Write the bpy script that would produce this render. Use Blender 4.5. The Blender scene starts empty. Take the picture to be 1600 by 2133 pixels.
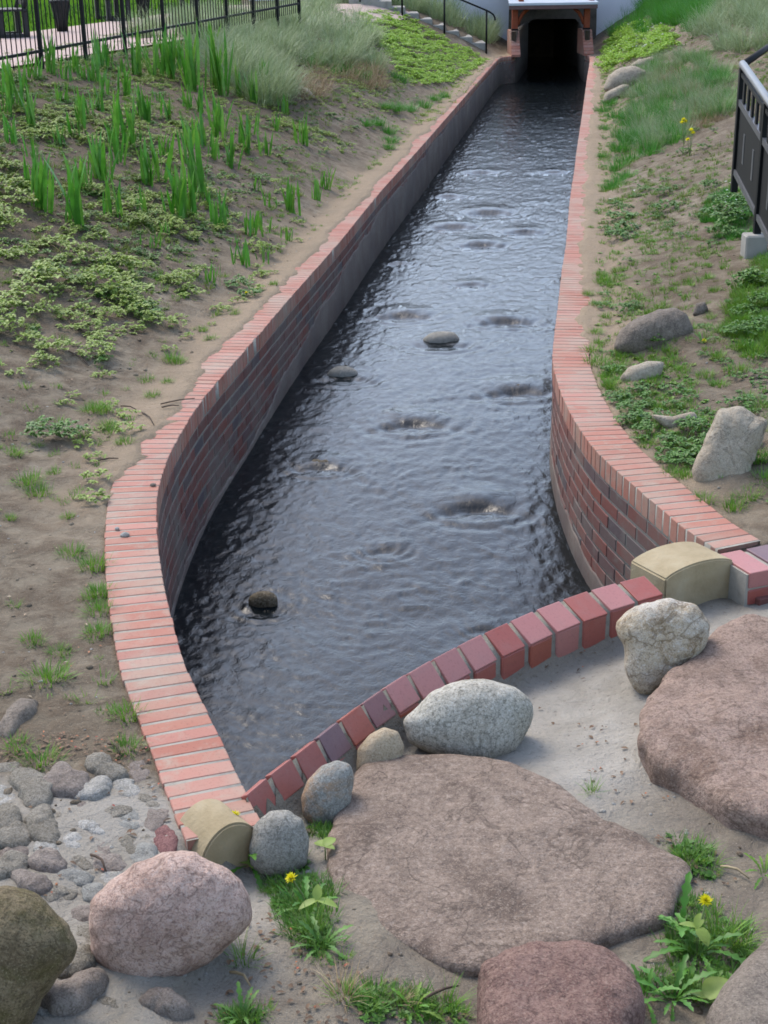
import bpy, bmesh, math, random
import numpy as np
from mathutils import Matrix, Vector

random.seed(7)
RNG = np.random.default_rng(11)
SC = bpy.context.scene
COL = SC.collection

# ------------------------------------------------------------------ camera
PW, PH, FPX = 1600.0, 2133.0, 3000.0
CAMH = 2.5
TH = math.atan((PH / 2 + 100) / FPX)
RO = math.radians(-0.9)
_f = np.array([0, math.cos(TH), -math.sin(TH)])
_r0 = np.array([1.0, 0, 0]); _u0 = np.cross(_r0, _f)
CR = math.cos(RO) * _r0 + math.sin(RO) * _u0
CU = -math.sin(RO) * _r0 + math.cos(RO) * _u0
CW = _f
CO = np.array([0, 0, CAMH])
cam_d = bpy.data.cameras.new('camera')
cam = bpy.data.objects.new('camera', cam_d)
COL.objects.link(cam)
cam_d.sensor_fit = 'VERTICAL'; cam_d.sensor_height = 24.0
cam_d.lens = 24.0 * FPX / PH
cam_d.clip_start = 0.1; cam_d.clip_end = 500
m = Matrix.Identity(4)
for i in range(3):
    m[i][0] = CR[i]; m[i][1] = CU[i]; m[i][2] = -CW[i]; m[i][3] = CO[i]
cam.matrix_world = m
SC.camera = cam

# ------------------------------------------------------------------ sky and sun
SUN_EL, SUN_AZ = math.radians(52), math.radians(-35)     # azimuth from +Y, negative is left
world = bpy.data.worlds.new('World'); SC.world = world
world.use_nodes = True
wn = world.node_tree; wn.nodes.clear()
w_out = wn.nodes.new('ShaderNodeOutputWorld'); w_bg = wn.nodes.new('ShaderNodeBackground')
w_sky = wn.nodes.new('ShaderNodeTexSky'); w_hs = wn.nodes.new('ShaderNodeHueSaturation')
w_sky.sky_type = 'NISHITA'; w_sky.sun_disc = False
w_sky.sun_elevation = SUN_EL; w_sky.sun_rotation = SUN_AZ
w_sky.air_density = 1.0; w_sky.dust_density = 2.0; w_sky.ozone_density = 1.0
w_hs.inputs['Saturation'].default_value = 0.9
w_bg.inputs['Strength'].default_value = 0.15
wn.links.new(w_sky.outputs[0], w_hs.inputs['Color'])
wn.links.new(w_hs.outputs[0], w_bg.inputs['Color'])
wn.links.new(w_bg.outputs[0], w_out.inputs['Surface'])
sun_d = bpy.data.lights.new('sun', 'SUN'); sun_d.energy = 0.65; sun_d.angle = math.radians(25)
sun_d.color = (1.0, 0.93, 0.82)
sun = bpy.data.objects.new('sun', sun_d); COL.objects.link(sun)
sd = Vector((math.sin(SUN_AZ) * math.cos(SUN_EL), math.cos(SUN_AZ) * math.cos(SUN_EL), math.sin(SUN_EL)))
sun.rotation_euler = sd.to_track_quat('Z', 'Y').to_euler()
SC.view_settings.view_transform = 'Standard'; SC.view_settings.look = 'None'
SC.view_settings.gamma = 1.0; SC.view_settings.use_curve_mapping = False
SC.view_settings.exposure = 1.55
SC.render.engine = 'CYCLES'
SC.cycles.filter_width = 1.7
SC.cycles.max_bounces = 6

# ------------------------------------------------------------------ geometry of the place
def ray(x, y):
    x = np.asarray(x, float); y = np.asarray(y, float)
    return CW + ((x - PW / 2) / FPX)[..., None] * CR - ((y - PH / 2) / FPX)[..., None] * CU
def at(x, y, z=0.0):
    d = ray(x, y); return CO + d * ((z - CAMH) / d[..., 2])[..., None]
def atD(x, y, D):
    d = ray(x, y); return CO + d * (D / d[..., 1])[..., None]
def proj(P):
    v = np.asarray(P, float) - CO; c = v @ CW
    return np.stack([PW / 2 + FPX * (v @ CR) / c, PH / 2 - FPX * (v @ CU) / c], -1), c

def hash3(ix, iy, iz, s):
    h = (ix.astype(np.int64) * 374761393 + iy.astype(np.int64) * 668265263 + iz.astype(np.int64) * 2147483647 + s * 144665)
    h = (h ^ (h >> 13)) * 1274126177
    h = h ^ (h >> 16)
    return (h & 0xFFFFFF).astype(float) / float(0xFFFFFF)
def vnoise(x, y, z=None, s=0):
    x = np.asarray(x, float); y = np.asarray(y, float)
    z = np.zeros_like(x) if z is None else np.asarray(z, float)
    xi, yi, zi = np.floor(x), np.floor(y), np.floor(z)
    fx, fy, fz = x - xi, y - yi, z - zi
    fx, fy, fz = [t * t * t * (t * (t * 6 - 15) + 10) for t in (fx, fy, fz)]
    xi, yi, zi = xi.astype(np.int64), yi.astype(np.int64), zi.astype(np.int64)
    r = 0
    for a in (0, 1):
        for b in (0, 1):
            for c in (0, 1):
                w = (fx if a else 1 - fx) * (fy if b else 1 - fy) * (fz if c else 1 - fz)
                r = r + w * hash3(xi + a, yi + b, zi + c, s)
    return r * 2 - 1
def fbm(x, y, z=None, s=0, o=4):
    r = 0; a = 1.0; t = 0
    for i in range(o):
        k = 2.03 ** i
        r = r + a * vnoise(x * k + 17.3 * i, y * k - 9.1 * i, None if z is None else z * k, s + i); t += a; a *= 0.5
    return r / t
def sstep(a, b, x):
    t = np.clip((np.asarray(x, float) - a) / (b - a), 0, 1); return t * t * (3 - 2 * t)

LI = np.array([(-.39,3.79),(-.45,3.95),(-.52,4.17),(-.61,4.43),(-.68,4.63),(-.75,4.82),(-.82,5.09),(-.89,5.40),(-.96,5.68),(-1.015,5.98),(-1.08,6.36),(-1.13,6.75),(-1.148,7.19),(-1.135,7.65),(-1.10,8.18),(-1.04,8.68),(-.89,9.72),(-.70,11.09),(-.36,13.45),(.03,16.4),(.55,19.97),(1.32,25.39),(2.15,31.22),(3.03,37.25),(3.34,37.9),(3.60,38.5),(3.93,40.6),(4.32,43.1)])
RI = np.array([(1.62,5.62),(1.42,6.03),(1.35,6.30),(1.27,6.65),(1.195,6.97),(1.13,7.32),(1.095,7.75),(1.08,8.15),(1.085,8.56),(1.11,9.08),(1.17,9.55),(1.31,10.5),(1.50,11.82),(1.70,13.13),(2.06,15.69),(2.40,17.95),(2.61,19.40),(3.29,23.93),(4.31,30.8),(5.24,37.08),(5.27,38.5),(5.46,40.6),(5.73,43.1)])
def smooth_poly(P, step=0.04):
    P = np.asarray(P, float)
    Q = np.vstack([2 * P[0] - P[1], P, 2 * P[-1] - P[-2]])
    out = []
    for i in range(1, len(Q) - 2):
        p0, p1, p2, p3 = Q[i - 1:i + 3]
        n = max(3, int(np.linalg.norm(p2 - p1) / step))
        t = np.linspace(0, 1, n, endpoint=False)[:, None]
        out.append(0.5 * ((2 * p1) + (-p0 + p2) * t + (2 * p0 - 5 * p1 + 4 * p2 - p3) * t ** 2 + (-p0 + 3 * p1 - 3 * p2 + p3) * t ** 3))
    out = np.vstack(out + [P[-1:]])
    s = np.r_[0, np.cumsum(np.linalg.norm(np.diff(out, axis=0), axis=1))]
    u = np.arange(0, s[-1], step)
    R = np.stack([np.interp(u, s, out[:, 0]), np.interp(u, s, out[:, 1])], 1)
    k = np.exp(-0.5 * (np.arange(-10, 11) / 4.0) ** 2); k /= k.sum()
    R2 = R.copy()
    for c in (0, 1):
        pad = np.r_[2 * R[0, c] - R[10:0:-1, c], R[:, c], 2 * R[-1, c] - R[-2:-12:-1, c]]
        R2[:, c] = np.convolve(pad, k, 'valid')
    return R2, u
LP, LS = smooth_poly(LI); RP, RS = smooth_poly(RI)
def tangents(P):
    t = np.gradient(P, axis=0); return t / np.linalg.norm(t, axis=1)[:, None]
LT, RT = tangents(LP), tangents(RP)
LN = np.stack([-LT[:, 1], LT[:, 0]], 1)       # outward (left)
RN = np.stack([RT[:, 1], -RT[:, 0]], 1)       # outward (right)
CW_ = 0.24
def xL(y): return np.interp(y, LP[:, 1], LP[:, 0])
def xR(y): return np.interp(y, RP[:, 1], RP[:, 0])
def xLo(y): return np.interp(y, (LP + LN * CW_)[:, 1], (LP + LN * CW_)[:, 0])
def xRo(y): return np.interp(y, (RP + RN * CW_)[:, 1], (RP + RN * CW_)[:, 0])
ARC = np.array([(-.50,3.75),(-.42,3.90),(-.37,4.0),(-.27,4.16),(-.17,4.32),(-.04,4.50),(.06,4.635),(.17,4.765),(.28,4.89),(.40,5.01),(.52,5.11),(.64,5.21),(.77,5.31),(.90,5.39),(1.04,5.47),(1.2,5.56)])
AP, AS = smooth_poly(ARC, 0.02); AT = tangents(AP)
AN = np.stack([AT[:, 1], -AT[:, 0]], 1)       # towards the camera / right
def yarc(x): return np.interp(x, AP[:, 0], AP[:, 1], left=3.83, right=5.75)
def ywat(y): return np.interp(y, [4, 7, 8, 9, 10, 11.5, 15, 50], [-.84, -.83, -.79, -.745, -.71, -.675, -.665, -.66])

def G0(x, y):
    """height of the ground without small relief"""
    x = np.asarray(x, float); y = np.asarray(y, float)
    dl = np.maximum(xLo(y) - x, 0); dr = np.maximum(x - xRo(y), 0)
    sl = np.interp(y, [3, 5, 7, 10, 13, 18, 30, 39], [.0, .05, .10, .20, .28, .35, .37, .39])
    hl = 1.27
    a = np.maximum(dl - 0.12, 0) * sl
    zl = hl * (1 - np.exp(-(a / hl) ** 1.15 * 1.25)) / (1 - math.exp(-1.25)); zl = np.minimum(zl, hl)
    zl = zl * sstep(3.2, 5.0, y) - 0.015
    sr = np.interp(y, [3, 6, 9, 12, 16, 22, 30, 40], [.0, .10, .17, .24, .32, .45, .62, .68])
    zr = np.maximum(dr - 0.10, 0) * sr; zr = 2.2 * np.tanh(zr / 2.2) - 0.015
    left = x < (xLo(y) + xRo(y)) / 2
    z = np.where(left, zl, zr)
    # the apron of stones and mortar below the curved wall, nearer than the channel
    ya = yarc(np.clip(x, -0.5, 1.2))
    d = np.where(x > 1.12, 5.575 + .50 * (np.clip(x, 1.0, 2.6) - 1.194), ya) - y
    zf = -0.20 + 0.09 * sstep(0.1, 1.1, d) + 0.06 * sstep(.25, -.2, x) + 0.05 * sstep(-.4, -0.8, x) + .04 * sstep(1.0, 1.5, x)
    w = sstep(-0.05, 0.12, d) * sstep(-0.62, -0.48, x + 0.35 * np.maximum(3.9 - y, 0))
    yf = 5.575 + .50 * (np.clip(x, 1.0, 2.6) - 1.194)
    w = np.where(x > 1.12, sstep(-.17, -.06, yf - y), w)
    zf = zf + .022 * fbm(x * 3.1, y * 3.1, s=201, o=3) + .012 * np.abs(fbm(x * 6, y * 6, s=205, o=3))
    z = z * (1 - w) + zf * w
    return z
def fore(x, y):
    ya = yarc(np.clip(x, -0.5, 1.2)); return sstep(-.1, .25, ya - y)
def G(x, y):
    x = np.asarray(x, float); y = np.asarray(y, float)
    z = G0(x, y)
    flat = sstep(4.2, 3.2, np.maximum(xLo(y) - x, 0)) if True else 1
    amp = np.interp(y, [3, 6, 12, 25], [.8, 1.0, 1.8, 2.5])
    dl = np.maximum(xLo(y) - x, 0) + np.maximum(x - xRo(y), 0)
    for (mx_, my_, mr_, mh_) in MOUNDS: z = z + mh_ * np.exp(-((x - mx_) ** 2 + (y - my_) ** 2) / mr_ ** 2)
    near = 0.25 + 0.75 * sstep(0.0, 0.35, dl)
    n = 0.020 * fbm(x * 1.9, y * 1.9, s=3, o=3) * amp + 0.015 * fbm(x * 8, y * 8, s=9, o=3)
    z = z + n * near * flat
    # sand washed over the outer half of the coping
    inl = (x > xLo(y) - 0.06) & (x < xL(y) + .02) & (y > 4.0)
    inr = (x < xRo(y) + 0.06) & (x > xR(y) - .02) & (y > 5.8)
    tl = (x - xLo(y)) / CW_; tr = (xRo(y) - x) / CW_
    cov = np.interp(y, [6.0, 6.4, 7.1, 7.9, 8.5, 9.5, 12, 16, 22, 26, 34, 40], [-.25, -.02, .22, .52, .38, .30, .36, .52, .55, .62, .75, .8]) + 0.30 * fbm(x * 2.0, y * 1.5, s=21, o=3) + .22 * fbm(x * 14, y * 11, s=23, o=3)
    covr = np.interp(y, [8.5, 9.2, 10.2, 12, 14, 20, 30, 38, 40], [-.3, -.12, .30, .48, .45, .55, .45, .6, .7]) + 0.34 * fbm(x * 2.0, y * 1.1, s=25, o=3) + .24 * fbm(x * 14, y * 9, s=27, o=3)
    zl = np.clip((cov - tl) * 0.16, -0.03, 0.012) + 0.001
    zr = np.clip((covr - tr) * 0.16, -0.03, 0.012) + 0.001
    oL, oR = np.maximum(xLo(y) - x, 0), np.maximum(x - xRo(y), 0)
    z = np.where((y > 6.3) & (oL > 0) & (oL < .22), np.maximum(z, .012 * sstep(-.02, .12, cov) * sstep(.22, .0, oL) - .004), z)
    z = np.where((y > 8.8) & (oR > 0) & (oR < .22), np.maximum(z, .012 * sstep(-.02, .12, covr) * sstep(.22, .0, oR) - .004), z)
    z = np.where(inl & (x > xLo(y)), zl, z); z = np.where(inr & (x < xRo(y)), zr, z)
    return z
MOUNDS = []
_D = np.exp(np.linspace(math.log(2.3), math.log(52), 500))
def ground_at(px, py, lift=0.0):
    """the place on the ground seen at a spot of the photograph"""
    d = ray(px, py); P = CO + d[None] * (_D / d[1])[:, None]
    g = G0(P[:, 0], P[:, 1]) + lift
    s = np.where(P[:, 2] < g)[0]
    if len(s) == 0 or s[0] == 0: return P[-1]
    i = s[0]; a = P[i - 1, 2] - g[i - 1]; b = g[i] - P[i, 2]; t = a / (a + b + 1e-9)
    p = P[i - 1] * (1 - t) + P[i] * t; p[2] = float(G(p[0], p[1]))
    return p

# soil heaped against the foot of the half buried stones
_ms = []
for (a_, b_, r_, h_) in ((1330, 716, .20, .06), (1400, 712, .20, .06), (1335, 796, .16, .05), (1405, 897, .16, .04), (1490, 1010, .16, .05), (1545, 1008, .14, .05), (1300, 182, .4, .10), (1285, 206, .3, .08), (300, 2030, .13, .045), (400, 2000, .13, .045), (480, 1955, .10, .04), (960, 1582, .11, .04), (1060, 1555, .09, .03), (1345, 1432, .07, .03)):
    p_ = ground_at(a_, b_); _ms.append((p_[0], p_[1], r_, h_))
MOUNDS += _ms

# ------------------------------------------------------------------ object helpers
def mesh(name, V, F, smooth=False):
    """V (n,3); F one array or a list of arrays of faces with equal corner counts"""
    V = np.asarray(V, np.float32)
    Fs = F if isinstance(F, list) else [F]
    Fs = [np.asarray(f, np.int32) for f in Fs if len(f)]
    me = bpy.data.meshes.new(name)
    me.vertices.add(len(V)); me.vertices.foreach_set('co', V.ravel())
    nl = sum(f.size for f in Fs); npoly = sum(len(f) for f in Fs)
    me.loops.add(nl); me.loops.foreach_set('vertex_index', np.concatenate([f.ravel() for f in Fs]))
    me.polygons.add(npoly)
    tot = np.concatenate([np.full(len(f), f.shape[1], np.int32) for f in Fs])
    me.polygons.foreach_set('loop_start', np.r_[0, np.cumsum(tot)[:-1]].astype(np.int32))
    me.update(calc_edges=True)
    me.validate()
    if smooth: me.polygons.foreach_set('use_smooth', np.ones(len(me.polygons), bool))
    return me
def obj(name, me, mat=None, parent=None, loc=None, rot=None):
    o = bpy.data.objects.new(name, me)
    if mat is not None and me is not None and len(me.materials) == 0: me.materials.append(mat)
    COL.objects.link(o)
    if parent is not None: o.parent = parent
    if loc is not None: o.location = loc
    if rot is not None: o.rotation_euler = rot
    return o
def tag(o, label, cat, group=None):
    o['label'] = label; o['category'] = cat
    if group: o['group'] = group
    return o
def kind(o, k): o['kind'] = k; return o
def thing(name, label, cat, loc=(0, 0, 0), group=None, rot=None):
    return tag(obj(name, None, None, None, loc, rot), label, cat, group)
def bm_mesh(name, bm, smooth=False):
    me = bpy.data.meshes.new(name); bm.to_mesh(me); bm.free()
    if smooth: me.polygons.foreach_set('use_smooth', np.ones(len(me.polygons), bool))
    return me
def box_mesh(name, sx, sy, sz, bev=0.004, jit=0.0, seg=1, seed=0):
    bm = bmesh.new(); bmesh.ops.create_cube(bm, size=1.0)
    r = random.Random(seed)
    for v in bm.verts:
        v.co.x = v.co.x * sx + r.uniform(-jit, jit); v.co.y = v.co.y * sy + r.uniform(-jit, jit); v.co.z = v.co.z * sz + r.uniform(-jit, jit)
    if bev: bmesh.ops.bevel(bm, geom=bm.edges[:], offset=bev, segments=seg, affect='EDGES', profile=0.6)
    return bm_mesh(name, bm)
def boxes(name, L, bev=0.0):
    """several axis boxes in one mesh: (cx,cy,cz,sx,sy,sz[,rotz])"""
    bm = bmesh.new()
    for b in L:
        M = Matrix.Translation(b[:3]) @ (Matrix.Rotation(b[6], 4, 'Z') if len(b) > 6 else Matrix.Identity(4)) @ Matrix.Diagonal((*b[3:6], 1))
        g = bmesh.ops.create_cube(bm, size=1.0, matrix=M)
        if bev: bmesh.ops.bevel(bm, geom=list({e for v in g['verts'] for e in v.link_edges}), offset=bev, segments=1, affect='EDGES')
    return bm_mesh(name, bm)
def tube(name, P, r, n=8, caps=True, smooth=True):
    P = [Vector(p) for p in P]; rr = r if isinstance(r, (list, tuple)) else [r] * len(P)
    V = []; F = []
    up = Vector((0, 0, 1))
    for i, p in enumerate(P):
        t = (P[min(i + 1, len(P) - 1)] - P[max(i - 1, 0)]).normalized()
        a = t.cross(up if abs(t.z) < .95 else Vector((1, 0, 0))).normalized(); b = t.cross(a)
        for k in range(n):
            q = p + rr[i] * (math.cos(2 * math.pi * k / n) * a + math.sin(2 * math.pi * k / n) * b); V.append(q[:])
    for i in range(len(P) - 1):
        for k in range(n): F.append((i * n + k, i * n + (k + 1) % n, (i + 1) * n + (k + 1) % n, (i + 1) * n + k))
    me = bpy.data.meshes.new(name)
    if caps: F += [tuple(range(n))[::-1], tuple(range((len(P) - 1) * n, len(P) * n))]
    me.from_pydata(V, [], F)
    if smooth: me.polygons.foreach_set('use_smooth', np.ones(len(me.polygons), bool))
    return me
ORD = ['first','second','third','fourth','fifth','sixth','seventh','eighth','ninth','tenth','eleventh','twelfth','thirteenth','fourteenth','fifteenth','sixteenth','seventeenth','eighteenth','nineteenth','twentieth']

# ------------------------------------------------------------------ materials
ALB = 0.61
def S(r, g, b):
    return tuple(ALB * ((c / 255) / 12.92 if c / 255 < .04045 else ((c / 255 + .055) / 1.055) ** 2.4) for c in (r, g, b)) + (1,)
class NT:
    def __init__(s, name):
        s.m = bpy.data.materials.new(name); s.m.use_nodes = True; s.t = s.m.node_tree; s.t.nodes.clear()
        s.out = s.n('ShaderNodeOutputMaterial')
    def n(s, typ, **kw):
        x = s.t.nodes.new(typ)
        for k, v in kw.items(): setattr(x, k, v)
        return x
    def l(s, a, b): s.t.links.new(a, b)
    def coords(s, how):
        if how == 'world': return s.n('ShaderNodeNewGeometry').outputs['Position']
        tc = s.n('ShaderNodeTexCoord').outputs['Object']
        oi = s.n('ShaderNodeObjectInfo'); ml = s.n('ShaderNodeMath', operation='MULTIPLY'); ml.inputs[1].default_value = 37.0
        s.l(oi.outputs['Random'], ml.inputs[0])
        ad = s.n('ShaderNodeVectorMath', operation='ADD'); s.l(tc, ad.inputs[0]); s.l(ml.outputs[0], ad.inputs[1])
        return ad.outputs[0]
    def noise(s, co, scale, detail=4, rough=.55, dist=0.0):
        x = s.n('ShaderNodeTexNoise'); x.inputs['Scale'].default_value = scale; x.inputs['Detail'].default_value = detail
        x.inputs['Roughness'].default_value = rough; x.inputs['Distortion'].default_value = dist
        s.l(co, x.inputs['Vector']); return x.outputs['Fac']
    def ramp(s, fac, stops, interp='LINEAR'):
        x = s.n('ShaderNodeValToRGB'); cr = x.color_ramp; cr.interpolation = interp
        while len(cr.elements) < len(stops): cr.elements.new(0.5)
        for e, (p, c) in zip(cr.elements, stops): e.position = p; e.color = c
        s.l(fac, x.inputs[0]); return x.outputs['Color']
    def mix(s, fac, a, b, blend='MIX'):
        x = s.n('ShaderNodeMix', data_type='RGBA', blend_type=blend)
        if isinstance(fac, float): x.inputs[0].default_value = fac
        else: s.l(fac, x.inputs[0])
        for sock, v in ((x.inputs[6], a), (x.inputs[7], b)):
            if isinstance(v, tuple): sock.default_value = v
            else: s.l(v, sock)
        return x.outputs[2]
    def rnd(s):
        oi = s.n('ShaderNodeObjectInfo'); g = s.n('ShaderNodeNewGeometry')
        a = s.n('ShaderNodeMath', operation='ADD'); s.l(oi.outputs['Random'], a.inputs[0]); s.l(g.outputs['Random Per Island'], a.inputs[1])
        f = s.n('ShaderNodeMath', operation='FRACT'); s.l(a.outputs[0], f.inputs[0]); return f.outputs[0]
    def attr(s, name):
        x = s.n('ShaderNodeAttribute'); x.attribute_name = name; return x.outputs['Fac']
    def bump(s, h, strength, dist, nrm=None):
        x = s.n('ShaderNodeBump'); x.inputs['Strength'].default_value = strength; x.inputs['Distance'].default_value = dist
        s.l(h, x.inputs['Height'])
        if nrm is not None: s.l(nrm, x.inputs['Normal'])
        return x.outputs[0]
    def bsdf(s, col, rough=.8, nrm=None, spec=.3, **kw):
        b = s.n('ShaderNodeBsdfPrincipled')
        if isinstance(col, tuple): b.inputs['Base Color'].default_value = col
        else: s.l(col, b.inputs['Base Color'])
        b.inputs['Roughness'].default_value = rough; b.inputs['Specular IOR Level'].default_value = spec
        if nrm is not None: s.l(nrm, b.inputs['Normal'])
        for k, v in kw.items(): b.inputs[k].default_value = v
        s.l(b.outputs[0], s.out.inputs['Surface']); return b

def rock_mat(name, cols, speck=(S(70,66,62), S(205,200,190)), spk=.55, scale=5.0, bump=.5, moss=None, big=1.0):
    t = NT(name); co = t.coords('Object')
    n1 = t.noise(co, scale * 0.7, 5, .6, .6)
    stops = [(.36 + .28 * i / max(1, len(cols) - 1), c) for i, c in enumerate(cols)]
    c = t.ramp(n1, stops)
    n2 = t.noise(co, scale * 14, 3, .7)
    dk = t.ramp(n2, [(.36, (1, 1, 1, 1)), (.47, (0, 0, 0, 1))])
    lt = t.ramp(n2, [(.54, (0, 0, 0, 1)), (.64, (1, 1, 1, 1))])
    f1 = t.n('ShaderNodeMath', operation='MULTIPLY'); f1.inputs[1].default_value = spk; t.l(dk, f1.inputs[0])
    f2 = t.n('ShaderNodeMath', operation='MULTIPLY'); f2.inputs[1].default_value = spk * .8; t.l(lt, f2.inputs[0])
    c = t.mix(f1.outputs[0], c, speck[0]); c = t.mix(f2.outputs[0], c, speck[1])
    n4 = t.noise(co, scale * 3.4, 6, .7, .25)
    st = t.ramp(n4, [(.50, (0, 0, 0, 1)), (.66, (.45, .45, .45, 1))])
    c = t.mix(st, c, tuple(x * .6 for x in cols[0][:3]) + (1,))
    if moss:
        n3 = t.noise(co, scale * .9, 4, .7, .4)
        c = t.mix(t.ramp(n3, [(.46, (0, 0, 0, 1)), (.62, (.85, .85, .85, 1))]), c, moss)
    n6 = t.noise(co, 190, 2, .6)
    c = t.mix(t.ramp(n6, [(.33, (.55,) * 3 + (1,)), (.45, (0,) * 3 + (1,))]), c, speck[0]); c = t.mix(t.ramp(n6, [(.57, (0,) * 3 + (1,)), (.68, (.6,) * 3 + (1,))]), c, speck[1])
    n7 = t.noise(co, scale * .8, 4, .6, .8)
    c = t.mix(t.ramp(n7, [(.487, (0,) * 3 + (1,)), (.497, (.55,) * 3 + (1,)), (.503, (.55,) * 3 + (1,)), (.513, (0,) * 3 + (1,))]), c, tuple(x * .45 for x in cols[0][:3]) + (1,))
    n5 = t.noise(co, scale * 9, 6, .7)
    b1 = t.bump(n4, bump * .9, .022 * big); b2 = t.bump(n5, bump, .012 * big, b1); b2 = t.bump(n6, bump * .7, .003, b2)
    t.bsdf(c, .88, b2, .2); return t.m

def brick_mat(name, stops, grime=S(120,112,104), gamt=.35, rough=.75, bump=.25):
    t = NT(name); co = t.coords('Object'); r = t.rnd()
    c = t.ramp(r, stops)
    n1 = t.noise(co, 9, 5, .65, .5); n2 = t.noise(co, 90, 3, .7)
    wv = t.n('ShaderNodeNewGeometry').outputs['Position']
    n3 = t.noise(wv, 1.7, 5, .6)
    g = t.ramp(n1, [(.52, (0, 0, 0, 1)), (.72, (gamt, gamt, gamt, 1))])
    c = t.mix(g, c, grime)
    g3 = t.ramp(n3, [(.45, (0, 0, 0, 1)), (.75, (gamt * 1.2,) * 3 + (1,))])
    c = t.mix(g3, c, grime)
    c = t.mix(t.ramp(n2, [(.25, (.35, .35, .35, 1)), (.45, (0, 0, 0, 1))]), c, S(90, 60, 52))
    b = t.bump(n2, bump, .002); b = t.bump(n1, bump, .004, b)
    t.bsdf(c, rough, b, .3); return t.m

def leaf_mat(name, cols, rough=.45, trans=.25):
    t = NT(name); r = t.rnd()
    c = t.ramp(r, [(i / max(1, len(cols) - 1), tuple(1.15 * q for q in k[:3]) + (1,)) for i, k in enumerate(cols)])
    co = t.n('ShaderNodeNewGeometry').outputs['Position']
    n = t.noise(co, 14, 3)
    hs = t.n('ShaderNodeHueSaturation'); t.l(c, hs.inputs['Color'])
    mr = t.n('ShaderNodeMapRange'); mr.inputs['From Min'].default_value = .3; mr.inputs['From Max'].default_value = .7
    mr.inputs['To Min'].default_value = .75; mr.inputs['To Max'].default_value = 1.2; t.l(n, mr.inputs[0]); t.l(mr.outputs[0], hs.inputs['Value'])
    b = t.bsdf(hs.outputs[0], rough, None, .35)
    tr = t.n('ShaderNodeBsdfTranslucent'); t.l(hs.outputs[0], tr.inputs['Color'])
    mx = t.n('ShaderNodeMixShader'); mx.inputs[0].default_value = trans
    t.l(b.outputs[0], mx.inputs[1]); t.l(tr.outputs[0], mx.inputs[2]); t.l(mx.outputs[0], t.out.inputs['Surface'])
    return t.m
def plain(name, cols, scale=6, rough=.7, bump=.2, bd=.004, coord='Object', spec=.3, metal=0.0):
    t = NT(name); co = t.coords(coord); n = t.noise(co, scale, 5, .6, .3)
    c = t.ramp(n, [(.28 + .44 * i / max(1, len(cols) - 1), k) for i, k in enumerate(cols)])
    n2 = t.noise(co, scale * 12, 3, .7)
    b = t.bump(n2, bump, bd); b = t.bump(n, bump, bd * 2, b)
    t.bsdf(c, rough, b, spec, Metallic=metal); return t.m

# ---- ground
t = NT('soil'); co = t.coords('world')
n1 = t.noise(co, .9, 6, .6, .4); n2 = t.noise(co, 7, 6, .65, .3); n3 = t.noise(co, 60, 4, .7); n4 = t.noise(co, 220, 2, .6)
c = t.ramp(n1, [(.30, S(130,119,102)), (.5, S(146,134,115)), (.70, S(164,152,132))])
c = t.mix(t.ramp(n2, [(.40, (.0,) * 3 + (1,)), (.60, (.9,) * 3 + (1,))]), c, S(110, 96, 80))
ap = t.ramp(n2, [(.3, S(146,140,127)), (.5, S(166,160,147)), (.7, S(188,183,171))])
ap = t.mix(t.ramp(n1, [(.40, (.7,) * 3 + (1,)), (.62, (0,) * 3 + (1,))]), ap, S(196, 190, 178))
c = t.mix(t.attr('apron'), c, ap)
hum = t.ramp(n2, [(.35, S(92,79,64)), (.6, S(124,109,90))])
fm = t.n('ShaderNodeMath', operation='MULTIPLY'); t.l(t.attr('humus'), fm.inputs[0]); fm.inputs[1].default_value = .85
c = t.mix(fm.outputs[0], c, hum)
c = t.mix(t.attr('sand'), c, t.ramp(n2, [(.3, S(168,148,122)), (.7, S(190,170,144))]))
c = t.mix(t.ramp(n3, [(.28, (.6,) * 3 + (1,)), (.42, (0,) * 3 + (1,))]), c, S(95, 80, 64))
c = t.mix(t.ramp(n4, [(.64, (0,) * 3 + (1,)), (.72, (.7,) * 3 + (1,))]), c, S(205, 195, 178))
b = t.bump(n2, .8, .04); b = t.bump(n3, .8, .012, b); b = t.bump(n4, .5, .003, b)
t.bsdf(c, .95, b, .1); M_soil = t.m
M_path = plain('path_gravel', [S(196,170,158), S(214,190,178)], 30, .95, .4, .004, 'world')
M_lawn = plain('lawn_green', [S(62,104,26), S(84,124,36), S(72,114,30)], 20, 1.0, .4, .01, 'world', 0.0)
M_lawnb = leaf_mat('lawn_blade', [S(66,110,26), S(88,130,38), S(76,120,32)], .9, .2)
# ---- brickwork
M_coping = brick_mat('coping_brick', [(0, S(178,112,92)), (.3, S(192,130,110)), (.55, S(186,124,102)), (.8, S(200,142,124)), (1, S(182,120,104))], S(184,168,148), .75)
M_face = brick_mat('face_brick', [(0, S(126,76,66)), (.22, S(138,84,74)), (.40, S(116,82,76)), (.55, S(142,82,68)), (.68, S(108,92,88)), (.80, S(124,78,70)), (.90, S(94,88,90)), (1, S(134,82,72))], S(132,124,114), .85)
M_mortar = plain('mortar', [S(164,158,144), S(186,180,166), S(174,168,154)], 14, .95, .5, .004, 'world')
M_mort2 = plain('sill_mortar', [S(136,131,118), S(160,155,141), S(148,143,130)], 22, .95, .6, .006, 'world')
M_front = [brick_mat('front_brick_' + n, [(0, a), (1, b)], S(170,140,130), .25, .38) for n, a, b in (
    ('red', S(174,92,80), S(184,102,90)), ('rose', S(196,130,124), S(204,138,130)), ('plum', S(138,90,90), S(148,98,98)), ('orange', S(172,86,66), S(180,96,76)), ('violet', S(120,90,96), S(130,98,102)))]
t = NT('cement_render'); co = t.coords('world')
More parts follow.
